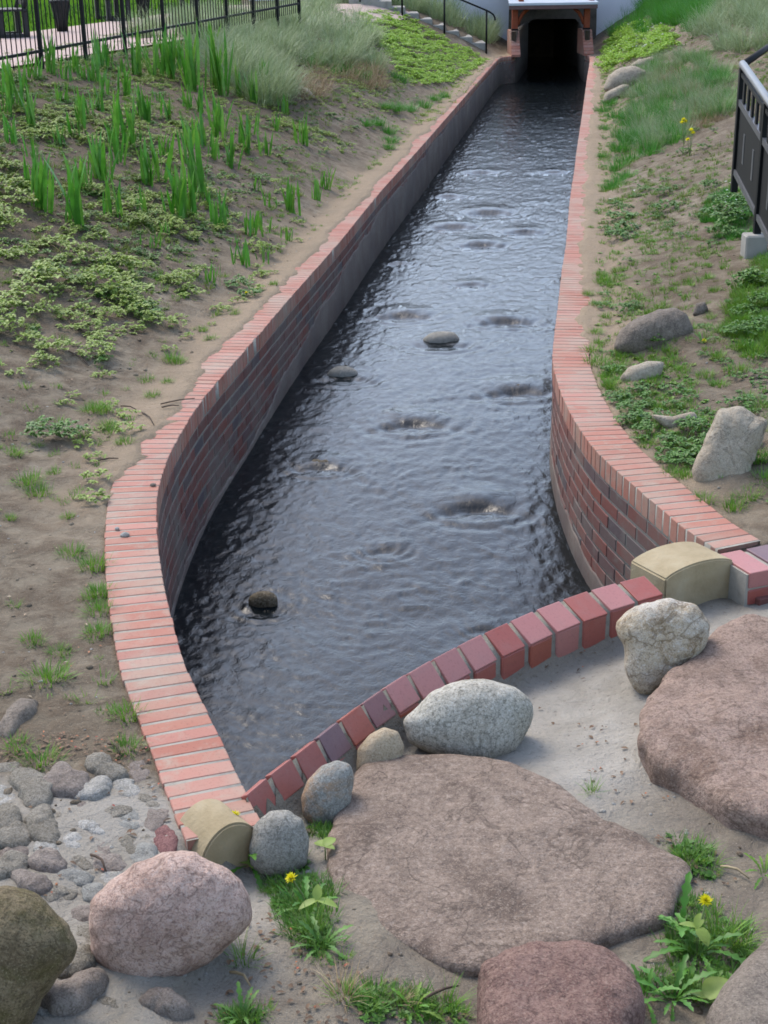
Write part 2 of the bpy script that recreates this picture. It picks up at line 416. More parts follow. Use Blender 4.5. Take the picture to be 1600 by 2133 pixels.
n1 = t.noise(co, 2.2, 6, .62, .6); n2 = t.noise(co, 26, 4, .65); n3 = t.noise(co, .8, 3)
c = t.ramp(n1, [(.30, S(118,104,96)), (.5, S(134,122,112)), (.70, S(150,140,128))])
c = t.mix(t.ramp(n2, [(.50, (0,) * 3 + (1,)), (.72, (.55,) * 3 + (1,))]), c, S(122, 84, 76))
c = t.mix(t.ramp(n3, [(.45, (0,) * 3 + (1,)), (.65, (.4,) * 3 + (1,))]), c, S(96, 90, 92))
b = t.bump(n2, .4, .006); b = t.bump(n1, .3, .02, b)
t.bsdf(c, .9, b, .2); M_render = t.m
M_sandstone = plain('sandstone', [S(166,148,112), S(190,172,136), S(204,190,158)], 5, .9, .6, .006)
M_conc = plain('concrete', [S(150,146,138), S(178,174,164), S(164,160,150)], 4, .92, .4, .005)
M_dconc = plain('old_concrete', [S(84,76,68), S(112,102,92), S(98,88,78)], 3, .95, .5, .01)
M_black = plain('black_paint', [S(13,16,18), S(19,22,24)], 8, .6, .1, .001, 'Object', .2)
M_rail = plain('grey_rail_paint', [S(84,86,90), S(104,106,110)], 8, .4, .1, .001, 'Object', .5)
M_white = plain('white_render', [S(250,248,250), S(255,253,255), S(244,242,246)], .8, .9, .2, .004, 'world')
M_roof = plain('sheet_metal', [S(196,206,216), S(214,222,230)], 3, .35, .05, .002, 'world', .5)
M_timber = plain('orange_timber', [S(150,72,44), S(170,88,56)], 9, .7, .3, .003)
M_fascia = plain('brown_fascia', [S(110,84,82), S(126,98,94)], 9, .7, .2, .003)
M_bench = plain('dark_bench', [S(44,44,46), S(58,57,58)], 9, .6, .2, .003)
M_tile = plain('roof_tile', [S(120,62,48), S(140,76,58)], 5, .8, .4, .01, 'world')
M_twig = plain('twig_bark', [S(88,72,60), S(112,94,80)], 30, .9, .3, .002)
M_straw = leaf_mat('straw', [S(176,152,112), S(150,126,90), S(196,176,138)], .7, .1)
# ---- foliage
M_iris = leaf_mat('iris_leaf', [S(76,146,40), S(96,164,52), S(122,174,64), S(86,154,56)], .4, .3)
M_weed = leaf_mat('weed_leaf', [S(126,158,56), S(150,176,72), S(168,190,90), S(136,160,66)], .5, .3)
M_weedd = leaf_mat('dark_weed_leaf', [S(78,124,44), S(96,142,54), S(110,148,66)], .5, .25)
M_grass = leaf_mat('grass_blade', [S(92,150,38), S(116,168,50), S(134,162,62), S(100,154,44)], .5, .3)
M_lush = leaf_mat('lush_grass_blade', [S(64,136,36), S(80,152,46), S(98,164,58)], .5, .3)
M_blue = leaf_mat('blue_grass_blade', [S(132,158,106), S(152,174,124), S(172,188,142), S(144,162,100)], .55, .25)
M_bright = leaf_mat('bright_leaf', [S(140,192,40), S(166,210,56), S(180,216,70), S(146,194,50)], .45, .3)
M_moss = leaf_mat('low_green', [S(98,132,44), S(124,150,56), S(140,158,72), S(108,126,52)], .6, .25)
M_dand = leaf_mat('dandelion_leaf', [S(76,132,40), S(100,154,54), S(88,142,50)], .45, .3)
M_linden = leaf_mat('seedling_leaf', [S(138,164,70), S(152,176,84)], .5, .3)
M_yellow = leaf_mat('yellow_petal', [S(255,240,30), S(255,250,50)], .6, .45)
M_whitep = leaf_mat('white_petal', [S(226,230,220), S(240,240,232)], .5, .2)
M_stem = leaf_mat('stem_green', [S(120,140,76), S(134,150,90)], .5, .1)
M_red = leaf_mat('red_petal', [S(170,70,58), S(196,120,70), S(150,96,66)], .6, .1)
M_litter = leaf_mat('pale_litter', [S(150,116,84), S(120,96,72), S(196,180,150), S(176,120,84), S(106,86,66)], .7, .05)
M_brown = leaf_mat('dead_leaf', [S(112,88,66), S(136,108,82), S(92,72,56)], .7, .1)
# ---- water
t = NT('stream_water'); co = t.coords('world')
mp = t.n('ShaderNodeMapping'); mp.inputs['Scale'].default_value = (1.0, .75, 1.0); t.l(co, mp.inputs['Vector'])
n1 = t.noise(mp.outputs[0], 17, 5, .62, 1.8); n2 = t.noise(mp.outputs[0], 42, 3, .55, 1.2)
b = t.bump(n1, .25, .016); b = t.bump(n2, .12, .006, b)
t.bsdf((.006, .008, .009, 1), .04, b, .5, IOR=1.333); M_water = t.m

# ------------------------------------------------------------------ the ground, one sheet with the channel cut out
ys = [1.2]
while ys[-1] < 46: ys.append(ys[-1] + max(.026, .0062 * ys[-1]))
ys = np.array(ys + [50, 56, 70, 110])
xs = np.concatenate([[-90, -40, -22, -15], np.arange(-11, -4, .16), np.arange(-4, -2.2, .06), np.arange(-2.2, 3.2, .027), np.arange(3.2, 7.5, .06), np.arange(7.5, 12, .2), [15, 22, 40, 90]])
X, Y = np.meshgrid(xs, ys)
Z = G(X, Y)
# the tunnel and the house stand in a flat yard behind the banks
V = np.stack([X, Y, Z], -1).reshape(-1, 3)
ny, nx = X.shape
idx = np.arange(ny * nx).reshape(ny, nx)
Q = np.stack([idx[:-1, :-1], idx[:-1, 1:], idx[1:, 1:], idx[1:, :-1]], -1).reshape(-1, 4)
C = V[Q].mean(1)
cut = (C[:, 0] > xL(C[:, 1]) - .05) & (C[:, 0] < xR(C[:, 1]) + .05) & (C[:, 1] > yarc(C[:, 0])) & (C[:, 1] < 52)
cut &= ~((C[:, 0] < -.42) & (C[:, 1] < 3.95))
gme = mesh('ground', V, Q[~cut], True)
ap = fore(X, Y) * sstep(-.75, -.45, X + .0 * Y) * (1 - sstep(.25, 1.1, yarc(np.clip(X, -.5, 1.2)) - Y + .35 * fbm(X * 2, Y * 2, s=41) - .7 * sstep(.1, .7, X)) * .8)
ap = np.maximum(ap, sstep(-.5, -.62, X) * sstep(4.15, 4.0, Y + .08 * fbm(X * 3, Y * 3, s=5)) * .8)
ap = np.where(Y < 6.2, ap, 0)
dl = xLo(Y) - X
hum = sstep(.5, 1.8, dl + .6 * fbm(X * 1.6, Y * 1.2, s=31)) * sstep(8, 11.5, Y) + .9 * np.exp(-((X + 1.35) / .5) ** 2 - ((Y - 4.35) / .16) ** 2)
sand = sstep(.55, .0, np.minimum(np.abs(dl), np.abs(X - xRo(Y))) + .25 * fbm(X * 2, Y * 2, s=77)) * sstep(5.6, 7.5, Y)
for nm, a in (('apron', ap), ('humus', hum * .85), ('sand', np.clip(sand, 0, 1) * .8)):
    at_ = gme.attributes.new(nm, 'FLOAT', 'POINT'); at_.data.foreach_set('value', np.clip(a, 0, 1).astype(np.float32).ravel())
kind(obj('ground', gme, M_soil), 'structure')

# ------------------------------------------------------------------ the water, real ripples, humps over the sunken stones
#   px, py, half width px, half height px, lift of the stone above the water (m; negative = washed over), colour
WST = [(918,709,40,15,.035,'pale grey'),(714,780,34,17,.03,'tan and grey'),(549,1258,31,19,.05,'wet tan'),(668,962,36,17,.005,'tan'),(860,870,46,20,-.012,'brown'),(803,1139,26,13,-.01,'reddish'),
       (980,590,24,10,.0,'dark'),(1075,803,46,14,.0,'dark'),(1050,662,40,11,-.005,'dark'),(945,468,32,9,-.005,'grey'),(1090,479,30,9,-.004,'dark'),(840,650,40,10,-.004,'grey'),
       (1018,438,36,7,-.01,'grey'),(935,407,24,6,-.01,'grey'),(830,548,18,8,-.004,'dark'),(1010,1303,26,14,-.004,'dark'),(990,1040,52,18,-.022,'brown'),(1000,505,36,9,-.01,'grey'),(1150,357,22,6,-.005,'grey'),(1000,357,26,5,-.01,'grey')]
def on_water(px, py):
    z = -.7
    for _ in range(12): p = at(px, py, z); z = float(ywat(p[1]))
    return p
WP = [on_water(a[0], a[1]) for a in WST]
wy = [3.75]
while wy[-1] < 47.5: wy.append(wy[-1] + max(.016, .0036 * wy[-1]))
wy = np.array(wy); wu = np.linspace(0, 1, 170)
WX = (xL(wy) - .06)[:, None] * (1 - wu) + (xR(wy) + .06)[:, None] * wu
WY = np.repeat(wy[:, None], len(wu), 1)
xc = (xL(WY) + xR(WY)) / 2
wx, wyv = WX * .98 + .2 * fbm(WX * .8, WY * .5, s=61, o=2), WY + .25 * fbm(WX * 1.1, WY * .7, s=62, o=3)
def ridged(x, y, s, o=3):
    r = 0; a = 1; tt = 0
    for i in range(o):
        r = r + a * (1 - np.abs(vnoise(x * 2 ** i, y * 2 ** i, s=s + i)) * 2); tt += a; a *= .5
    return r / tt
def crease(x, y, s, w):
    n_ = vnoise(x, y, s=s) + .45 * vnoise(x * 2.3, y * 2.3, s=s + 1) + .25 * vnoise(x * 5.1, y * 5.1, s=s + 2)
    return np.exp(-(n_ / w) ** 2)
CRK = crease(wx * 3.6, wyv * 6.2, 301, .11) * sstep(-.15, .4, fbm(wx * 2.2, wyv * 2.0, s=311, o=2)) + .6 * crease(wx * 6.5, wyv * 10, 321, .13) * sstep(-.1, .4, fbm(wx * 3, wyv * 2.6, s=331, o=2)) + .4 * crease(wx * 11, wyv * 15, 341, .16) * sstep(-.1, .3, fbm(wx * 4, wyv * 4, s=351, o=2))
amp = np.interp(WY, [4, 5.5, 8, 14, 25], [.55, .8, 1.0, 1.25, 1.6])
WZ = ywat(WY) + amp * (.0030 * fbm(wx * 2.4, wyv * 2.6, s=71, o=2) + .0030 * ridged(wx * 6, wyv * 9, 73, 3) + .0055 * CRK + .0034 * fbm(wx * 17, wyv * 21, s=79, o=2) + .0016 * ridged(wx * 24, wyv * 30, 91, 2))
for p, a in zip(WP, WST):
    D = p[1]; sc_ = FPX / ((p - CO) @ CW); hw = a[2] / sc_
    dx = (WX - p[0]) / (hw * 1.3); dy = (WY - p[1]) / (hw * 1.15)
    k = .019 if a[4] <= 0.01 else .010
    WZ = WZ + (k * hw / .08) * np.exp(-dx ** 2 - (dy - .1) ** 2 * np.where(dy < .1, 2.2, .9)) * .55
    WZ = WZ - (k * hw / .08) * .8 * np.exp(-(dx * .9) ** 2 - ((dy + .95 + .35 * dx ** 2) / .32) ** 2)
    r = np.sqrt((dx * 1.0) ** 2 + (dy * .8) ** 2); ang = np.clip(-dy / (r + .01), 0, 1)
    WZ = WZ + .004 * amp * np.sin(r * 9 - 1) * np.exp(-((r - 1.5) / .9) ** 2) * (.3 + ang)
n0, n1_ = WX.shape
idx = np.arange(n0 * n1_).reshape(n0, n1_)
Q = np.stack([idx[:-1, :-1], idx[:-1, 1:], idx[1:, 1:], idx[1:, :-1]], -1).reshape(-1, 4)
kind(obj('water', mesh('water', np.stack([WX, WY, WZ], -1).reshape(-1, 3), Q, True), M_water), 'structure')

# ------------------------------------------------------------------ the two long brick walls of the channel
def sweep(name, P, N, rings, closed=True):
    """profile rings: list of (offset outward, z) where each may be an array along the path"""
    n = len(P); k = len(rings); V = np.zeros((n, k, 3))
    for j, (o, z) in enumerate(rings):
        o = np.broadcast_to(o, n); z = np.broadcast_to(z, n)
        V[:, j, :2] = P + N * o[:, None]; V[:, j, 2] = z
    idx = np.arange(n * k).reshape(n, k); F = []
    rng_ = range(k) if closed else range(k - 1)
    for j in rng_:
        a, b = idx[:, j], idx[:, (j + 1) % k]
        F.append(np.stack([a[:-1], a[1:], b[1:], b[:-1]], 1))
    F = [np.vstack(F)]
    if closed and k == 4: F[0] = np.vstack([F[0], idx[0][None, ::-1], idx[-1][None]])
    return mesh(name, V.reshape(-1, 3), F)
def join_boxes(name, me, mats):
    """many copies of one small mesh joined into one: mats (n,4,4)"""
    v = np.array([tuple(x.co) for x in me.vertices]); n = len(v)
    v4 = np.c_[v, np.ones(n)]
    V = np.einsum('nij,kj->nki', mats, v4)[:, :, :3].reshape(-1, 3)
    by = {}
    for p in me.polygons: by.setdefault(len(p.vertices), []).append(list(p.vertices))
    F = [(np.array(f)[None] + (np.arange(len(mats)) * n)[:, None, None]).reshape(-1, k) for k, f in by.items()]
    return mesh(name, V, F)
def M4(p, t, nrm, z, tilt=0.0):
    """local x along the path, y outward, z up"""
    m_ = np.eye(4); m_[:2, 0] = t; m_[:2, 1] = nrm; m_[:2, 3] = p; m_[2, 3] = z; return m_
def in_view(P, pad=25):
    q, c_ = proj(P); return (q[:, 0] > -pad) & (q[:, 0] < PW + pad) & (q[:, 1] > -pad) & (q[:, 1] < PH + pad)
def place_bricks(root, name, variants, mats, limit, mat, vis):
    cen = mats[:, :3, 3]; d = np.linalg.norm(cen - CO, axis=1)
    score = np.where(vis & in_view(cen), 1 / d, -1)
    order = np.argsort(-score); pick = [i for i in order[:limit] if score[i] > 0]; rest = np.setdiff1d(np.arange(len(mats)), pick)
    for i in sorted(pick):
        o = obj(name, variants[i % len(variants)], mat, root); o.matrix_local = Matrix(mats[i].tolist())
    if len(rest):
        kind(obj(name, join_boxes(name, variants[0], mats[rest]), mat, root), 'stuff')
cop_v = [box_mesh('coping_brick', .0690, .24, .113, .003, .0008, 1, s) for s in range(5)]
fac_v = [box_mesh('brick', .236, .10, .069, .003, .0006, 1, s) for s in range(5)]
def channel_wall(label, P, T, N, sgn, s0, hrend, lowtxt):
    root = thing('brick_channel_wall', label, 'brick wall')
    s = np.r_[0, np.cumsum(np.linalg.norm(np.diff(P, axis=0), axis=1))]
    L = s[-1]
    ip = lambda A, u: np.stack([np.interp(u, s, A[:, 0]), np.interp(u, s, A[:, 1])], -1)
    Send = np.interp(38.2, P[:, 1], s)
    # coping course
    u = np.arange(s0 + .04, Send, .0832); rr = np.random.default_rng(5 if sgn < 0 else 6)
    mats = []
    for q in u:
        t_, n_ = ip(T, q), ip(N, q); n_ = np.array([-t_[1], t_[0]]) if sgn < 0 else np.array([t_[1], -t_[0]])
        n_ /= np.linalg.norm(n_); t_ = t_ / np.linalg.norm(t_)
        a = rr.normal(0, .008); t2 = t_ * math.cos(a) + n_ * math.sin(a); n2 = n_ * math.cos(a) - t_ * math.sin(a)
        mats.append(M4(ip(P, q) + n_ * (.12 + rr.normal(0, .0015)), t2, n2, -.0565 + rr.normal(0, .0006)))
    mats = np.array(mats)
    place_bricks(root, 'coping_brick', cop_v, mats, 300, M_coping, np.ones(len(mats), bool))
    # face courses in running bond
    mats = []; vis = []
    for k in range(11):
        z = -.115 - .012 - .0355 - k * .083
        q = .02 + (k % 2) * .125
        while q < Send - .15:
            t_, n_ = ip(T, q + .12), ip(N, q + .12); t_ = t_ / np.linalg.norm(t_); n_ = n_ / np.linalg.norm(n_)
            p = ip(P, q + .12)
            mats.append(M4(p + n_ * (.006 + .05 + rr.normal(0, .0008)), t_, n_, z + rr.normal(0, .001)))
            vis.append(((CO[:2] - p) @ (-n_) > 0.05) and z > ywat(p[1]) - .05 and z + .05 > hrend(p[1]))
            q += .25
    mats = np.array(mats); place_bricks(root, 'brick', fac_v, mats, 300, M_face, np.array(vis))
    i0 = int(np.searchsorted(s, s0 * .9)); me = sweep('mortar', P[i0:], N[i0:], [(.0094, -1.15), (.0094, -.121), (.0030, -.113), (.0030, -.0028), (.237, -.0028), (.237, -1.15)])
    obj('mortar', me, M_mortar, root)
    # the cement skim along the foot of the wall
    h = np.array([hrend(y) for y in P[:, 1]]) + .05 * fbm(P[:, 1] * 1.3, P[:, 1] * 0, s=3) + .02 * fbm(P[:, 1] * 9, P[:, 1] * 0 + 3, s=4)
    h = np.minimum(h, -.118)
    me = sweep('cement_skim', P, N, [(.0015, -1.15), (.0015, h - .02), (.006, h), (.05, h), (.05, -1.15)])
    obj('cement_skim', me, M_render, root)
    return root
left_root = channel_wall('red brick wall along the left side of the stream, curving out nearest the viewer under pink coping', LP, LT, LN, -1, 0.0,
    lambda y: float(np.interp(y, [6, 8, 9.5, 10.3, 11.2, 12.5, 14, 17, 22], [-.80, -.76, -.66, -.60, -.50, -.38, -.30, -.23, -.14])), '')
right_root = channel_wall('red brick wall along the right side of the stream, bending right to the sandstone block', RP, RT, RN, 1, 0.33,
    lambda y: float(np.interp(y, [6, 7.5, 8.5, 10, 14, 20], [-.72, -.68, -.62, -.5, -.3, -.16])), '')

# ------------------------------------------------------------------ the low curved wall in front: its crest leans towards the viewer, more so to the left
fr = thing('curved_brick_wall', 'low curved brick wall closing the near end of the stream between the two sandstone blocks', 'brick wall')
CB = np.array([(-.50,3.83),(-.399,4.015),(-.325,4.133),(-.249,4.25),(-.164,4.394),(-.072,4.532),(.029,4.675),(.132,4.797),(.245,4.922),(.365,5.043),(.475,5.149),(.597,5.258),(.725,5.36),(.853,5.448),(.991,5.53),(1.12,5.60),(1.22,5.65)])
BP, BS_ = smooth_poly(CB, 0.02); BT = tangents(BP); BN = np.stack([BT[:, 1], -BT[:, 0]], 1)
s_ = np.r_[0, np.cumsum(np.linalg.norm(np.diff(BP, axis=0), axis=1))]
def tilt(u): return math.radians(np.interp(u, [0, .3, .7, 1.2, 1.5, 1.9, 2.3], [64, 60, 55, 48, 38, 24, 14]))
def blen(u): return float(np.interp(u, [0, .8, 1.4, 2.0], [.098, .104, .115, .14]))
fv = [box_mesh('header_brick', .116, .235, .074, .005, .002, 2, s) for s in range(4)]
fv2 = [box_mesh('lower_brick', .112, .225, .072, .005, .003, 1, s) for s in range(3)]
tone = ['red', 'red', 'red', 'violet', 'orange', 'plum', 'rose', 'rose', 'rose', 'rose', 'red', 'rose', 'rose', 'red', 'rose']
mi = {n: k for k, n in enumerate(('red', 'rose', 'plum', 'orange', 'violet'))}
us = .165 + np.cumsum([0] + [.139] * 6 + [.146] * 3 + [.152] * 6)
ZB = .02
for j, u in enumerate(us):
    if u > s_[-1] - .01: break
    p = np.array([np.interp(u, s_, BP[:, k]) for k in (0, 1)]); tt = np.array([np.interp(u, s_, BT[:, k]) for k in (0, 1)]); tt /= np.linalg.norm(tt)
    nn = np.array([tt[1], -tt[0]]); th = tilt(u) + random.gauss(0, .02); L = blen(u) + random.gauss(0, .002); wd = float(np.interp(u, [0, .6, 1.4], [.110, .121, .129]))
    X_ = np.array([tt[0], tt[1], 0]); Y_ = np.array([nn[0] * math.cos(th), nn[1] * math.cos(th), -math.sin(th)]); Z_ = np.cross(X_, Y_); 
    if Z_[2] < 0: Z_ = -Z_
    me = box_mesh('crest_brick', wd, L, .030, .004, .0012, 2, j)
    me.materials.append(M_front[mi[tone[j % 15]]])
    o = obj('crest_brick', me, None, fr)
    c3 = np.array([p[0], p[1], ZB + random.gauss(0, .001)]) + Y_ * L / 2 - Z_ * .015
    m_ = np.eye(4); m_[:3, 0] = X_; m_[:3, 1] = -Y_; m_[:3, 2] = Z_; m_[:3, 3] = c3
    if np.linalg.det(m_[:3, :3]) < 0: m_[:3, 1] *= -1
    o.matrix_local = Matrix(m_.tolist())
    # the upright face below the crest
    fo = L * math.cos(th); fz_ = ZB - L * math.sin(th)
    me = box_mesh('face_brick', wd * .98, .07, .20, .006, .003, 1, j + 40); me.materials.append(M_front[mi[tone[(j * 3 + 1) % 15]]])
    o = obj('face_brick', me, None, fr)
    o.matrix_local = Matrix(M4(p + nn * (fo - .036), tt, nn, fz_ - .108).tolist())
IE = int(np.searchsorted(s_, us[-1] + .075)); sq = s_[5:IE]; th_ = np.array([tilt(u) for u in sq]); L_ = np.array([blen(u) for u in sq])
rg = .003 * fbm(sq * 14, sq * 0, s=8)
fo_, fz2 = L_ * np.cos(th_), ZB - L_ * np.sin(th_)
obj('mortar', sweep('mortar', BP[5:IE], BN[5:IE], [(.002, -1.2), (.002, ZB - .008 + rg), (fo_ - .011, fz2 - .006 + rg), (fo_ - .012 + rg, -1.2)]), M_mort2, fr)

def sand_block(label, cx, cy, dirx, L, W, z0, z1, rise, nm='sandstone_block'):
    n = 18; d = np.array(dirx) / np.linalg.norm(dirx); w = np.array([-d[1], d[0]])
    bm = bmesh.new(); rings = []
    for sgn in (-1, 1):
        r = []
        for i in range(n + 1):
            a = -1 + 2 * i / n
            p = np.array([cx, cy]) + d * a * L / 2 + w * sgn * W / 2
            z = z1 + rise * (math.sqrt(max(0, 1.25 - a * a)) - .5) / (math.sqrt(1.25) - .5)
            r.append(bm.verts.new((p[0], p[1], z)))
        r.append(bm.verts.new((*(np.array([cx, cy]) + d * L / 2 + w * sgn * W / 2), z0)))
        r.append(bm.verts.new((*(np.array([cx, cy]) - d * L / 2 + w * sgn * W / 2), z0)))
        rings.append(r)
    k = len(rings[0])
    bm.faces.new(rings[0]); bm.faces.new(rings[1][::-1])
    for i in range(k): bm.faces.new((rings[0][i], rings[1][i], rings[1][(i + 1) % k], rings[0][(i + 1) % k]))
    bmesh.ops.recalc_face_normals(bm, faces=bm.faces[:])
    ed = [e for e in bm.edges if len(e.link_faces) == 2 and e.calc_face_angle(0) > .6]
    bmesh.ops.bevel(bm, geom=ed, offset=.007, segments=2, affect='EDGES')
    o = obj(nm, bm_mesh(nm, bm), M_sandstone); return tag(o, label, 'stone block')
sand_block('yellow sandstone block with an arched top standing at the right end of the curved wall', 1.30, 5.783, (.87, .49), .385, .237, -.35, .0, .038)
sand_block('rounded yellow sandstone block by the dandelion at the left end of the curved wall', -.535, 3.80, (.80, .60), .21, .18, -.30, -.045, .085)
# the brick course going on to the right of the block
ec = thing('brick_course', 'short brick course running out of the photo right of the sandstone block', 'brick wall')
for j in range(4):
    me = fv[j].copy(); me.materials.clear(); me.materials.append(M_front[(1, 4, 0, 1)[j]])
    o = obj('header_brick', me, None, ec); p = np.array([1.575, 5.78]) + np.array([.93, .37]) * .146 * j
    o.matrix_local = Matrix(M4(p, np.array([.93, .37]), np.array([.37, -.93]), -.042).tolist())
    me = fv2[j % 3].copy(); me.materials.clear(); me.materials.append(M_front[0])
    o = obj('lower_brick', me, None, ec); o.matrix_local = Matrix(M4(p, np.array([.93, .37]), np.array([.37, -.93]), -.126).tolist())
obj('mortar', boxes('mortar', [(1.80, 5.868, -.17, .62, .215, .31, math.atan2(.37, .93))]), M_mortar, ec)

# ------------------------------------------------------------------ house, tunnel mouth and its little roof
def house():
    h = thing('white_house', 'white rendered house wall standing behind the tunnel mouth', 'house')
    obj('wall', boxes('wall', [(0.1, 46.5, 1.2, 7.4, 6, 4.4), (13.2, 46.5, 1.2, 14.0, 6, 4.4), (5.0, 46.5, 2.2, 2.4, 6, 2.4)]), M_white, h)
    bm = bmesh.new()
    a = [bm.verts.new(c_) for c_ in ((-4.2, 42.9, 3.402), (20.8, 42.9, 3.402), (20.8, 46.5, 4.6), (-4.2, 46.5, 4.6), (-4.2, 50.1, 3.402), (20.8, 50.1, 3.402))]
    for f in ((0, 1, 2, 3), (3, 2, 5, 4), (0, 3, 4), (1, 5, 2), (0, 4, 5, 1)): bm.faces.new([a[i] for i in f])
    obj('roof', bm_mesh('roof', bm), M_tile, h)
house()
def tunnel():
    tn = thing('tunnel_mouth', 'dark tunnel mouth with rounded upper corners in old grey concrete under the small roof', 'tunnel')
    x0, x1, zb, zt_, r = 4.32, 5.73, -1.1, .66, .16
    inner = [(x1, zb), (x1, zt_ - r)] + [(x1 - r + r * math.cos(a), zt_ - r + r * math.sin(a)) for a in np.linspace(0, math.pi / 2, 6)[1:]]
    inner += [(x0 + r - r * math.sin(a), zt_ - r + r * math.cos(a)) for a in np.linspace(0, math.pi / 2, 6)] + [(x0, zb)]
    outer = []
    X0, X1, ZT = 3.75, 6.25, 1.30
    n = len(inner)
    for i, (x, z) in enumerate(inner):
        if i < 2: outer.append((X1, zb if i == 0 else z))
        elif i > n - 3: outer.append((X0, zb if i == n - 1 else z))
        else: outer.append((X0 + (X1 - X0) * np.clip((x - x0) / (x1 - x0), 0, 1), ZT))
    V = []; F = []
    for y, prof in ((43.1, outer), (43.1, inner), (49, inner)):
        for (x, z) in prof: V.append((x, y, z))
    for b_ in range(2):
        for i in range(n - 1):
            a = b_ * n + i; F.append((a, a + 1, a + 1 + n, a + n))
    F.append(tuple(range(2 * n, 3 * n)))
    me = bpy.data.meshes.new('headwall'); me.from_pydata(V, [], F)
    obj('headwall', me, M_dconc, tn)
    return tn
tunnel()
def canopy():
    cn = thing('tunnel_roof', 'small sheet metal roof on orange timber brackets over the tunnel mouth', 'roof')
    bm = bmesh.new()
    ya, yb = 38.15, 43.3; za, zb = 1.20, 1.62; xa, xb = 3.33, 5.56
    for (o1, o2, dz) in ((0, 0, 0),):
        v = [bm.verts.new(c_) for c_ in ((xa, ya, za), (xb, ya, za), (xb + .1, yb, zb), (xa + .3, yb, zb), (xa, ya, za + .055), (xb, ya, za + .055), (xb + .1, yb, zb + .055), (xa + .3, yb, zb + .055))]
        for f in ((0, 3, 2, 1), (4, 5, 6, 7), (0, 1, 5, 4), (1, 2, 6, 5), (2, 3, 7, 6), (3, 0, 4, 7)): bm.faces.new([v[i] for i in f])
    obj('metal_sheet', bm_mesh('metal_sheet', bm), M_roof, cn)
    obj('fascia_board', boxes('fascia_board', [((xa + xb) / 2, ya + .03, za - .05, xb - xa - .02, .05, .094)], .005), M_fascia, cn)
    for s, x in ((1, 3.52), (-1, 5.35)):
        po = obj('post', boxes('post', [(x, 38.63, .88, .15, .15, .56)], .008), M_timber, cn)
        bmc = [(x + s * .07, 38.63, .72), (x + s * .12, 38.63, .86), (x + s * .2, 38.63, .99), (x + s * .34, 38.63, 1.11)]
        obj('brace', tube('brace', bmc, .05, 6), M_timber, po)
        obj('rafter', boxes('rafter', [(x + (.15 if s > 0 else .1), 40.8, 1.30, .12, 4.6, .10)]), M_timber, cn)
        obj('post_foot', boxes('post_foot', [(x, 38.63, .605, .17, .17, .05)], .005), M_black, po)
canopy()
for lab, xa, xb in (('pink brick pier under the left post of the small tunnel roof', 3.40, 3.62), ('pink brick pier under the right post of the small tunnel roof', 5.23, 5.47)):
    pr = thing('brick_pier', lab, 'pier')
    bm = bmesh.new(); cxm = (xa + xb) / 2
    v = []
    for (y, z) in ((38.0, -.02), (38.0, .02), (38.5, .58), (39.4, .58), (39.4, -.02)):
        v.append((bm.verts.new((xa, y, z)), bm.verts.new((xb, y, z))))
    for i in range(5):
        a, b_ = v[i], v[(i + 1) % 5]; bm.faces.new((a[0], b_[0], b_[1], a[1]))
    bm.faces.new([q[0] for q in v][::-1]); bm.faces.new([q[1] for q in v])
    bmesh.ops.recalc_face_normals(bm, faces=bm.faces[:])
    obj('core', bm_mesh('core', bm), M_coping, pr)
    for j in range(8):
        f = (j + .5) / 8
        obj('capping_brick', box_mesh('capping_brick', (xb - xa) * 1.02, .086, .016, .003, 0, 1, j), M_coping, pr, (cxm, 38.0 + .5 * f, .02 + .56 * f + .004), (math.atan2(.56, .5), 0, 0))
def culvert_walls():
    for lab, P, N, sg in (('grey concrete side wall left of the tunnel mouth', LP, LN, 1), ('grey concrete side wall right of the tunnel mouth', RP, RN, 1)):
        k = (P[:, 1] > 38.25) & (P[:, 1] < 43.09); n = int(k.sum())
        top = .58
        o = obj('concrete_side_wall', sweep('concrete_side_wall', P[k], N[k], [(0, -1.1), (0, top), (.12, top), (.12, -1.1)]), M_dconc)
        tag(o, lab, 'wall')
culvert_walls()

# ------------------------------------------------------------------ stairs and handrail beside the tunnel
st = thing('concrete_stairs', 'flight of grey concrete steps climbing left beside the tunnel', 'stairs')
for k in range(10):
    x1 = 2.76 - .338 * k; zt_ = .325 + .147 * k
    obj('step', boxes('step', [(x1 - .20, 38.75, zt_ - .20, .40, 1.15, .40)], .012), M_conc, st, (0, .003 * k, 0))
hr = thing('handrail', 'black tube handrail with a bent end on the near side of the concrete steps', 'handrail')
def hz(x): return 1.09 + (2.76 - x) * .42
hx = [2.965, 2.94, 2.88, 2.76, 1.705, .6, -.5, -1.6]
pts = [(2.975, 38.05, .86), (2.965, 38.05, .93), (2.93, 38.05, 1.0), (2.86, 38.05, 1.05), (2.76, 38.05, 1.10)] + [(x, 38.05, 1.10 + (2.76 - x) * .41) for x in (1.705, .65, -.4, -1.45)]
obj('rail', tube('rail', pts, .022, 8), M_black, hr)
for x in (2.76, 1.705, .65, -.4, -1.45):
    zt_ = 1.10 + (2.76 - x) * .41
    obj('post', tube('post', [(x, 38.05, zt_ - 1.05), (x, 38.05, zt_ - .01)], .024, 8), M_black, hr)
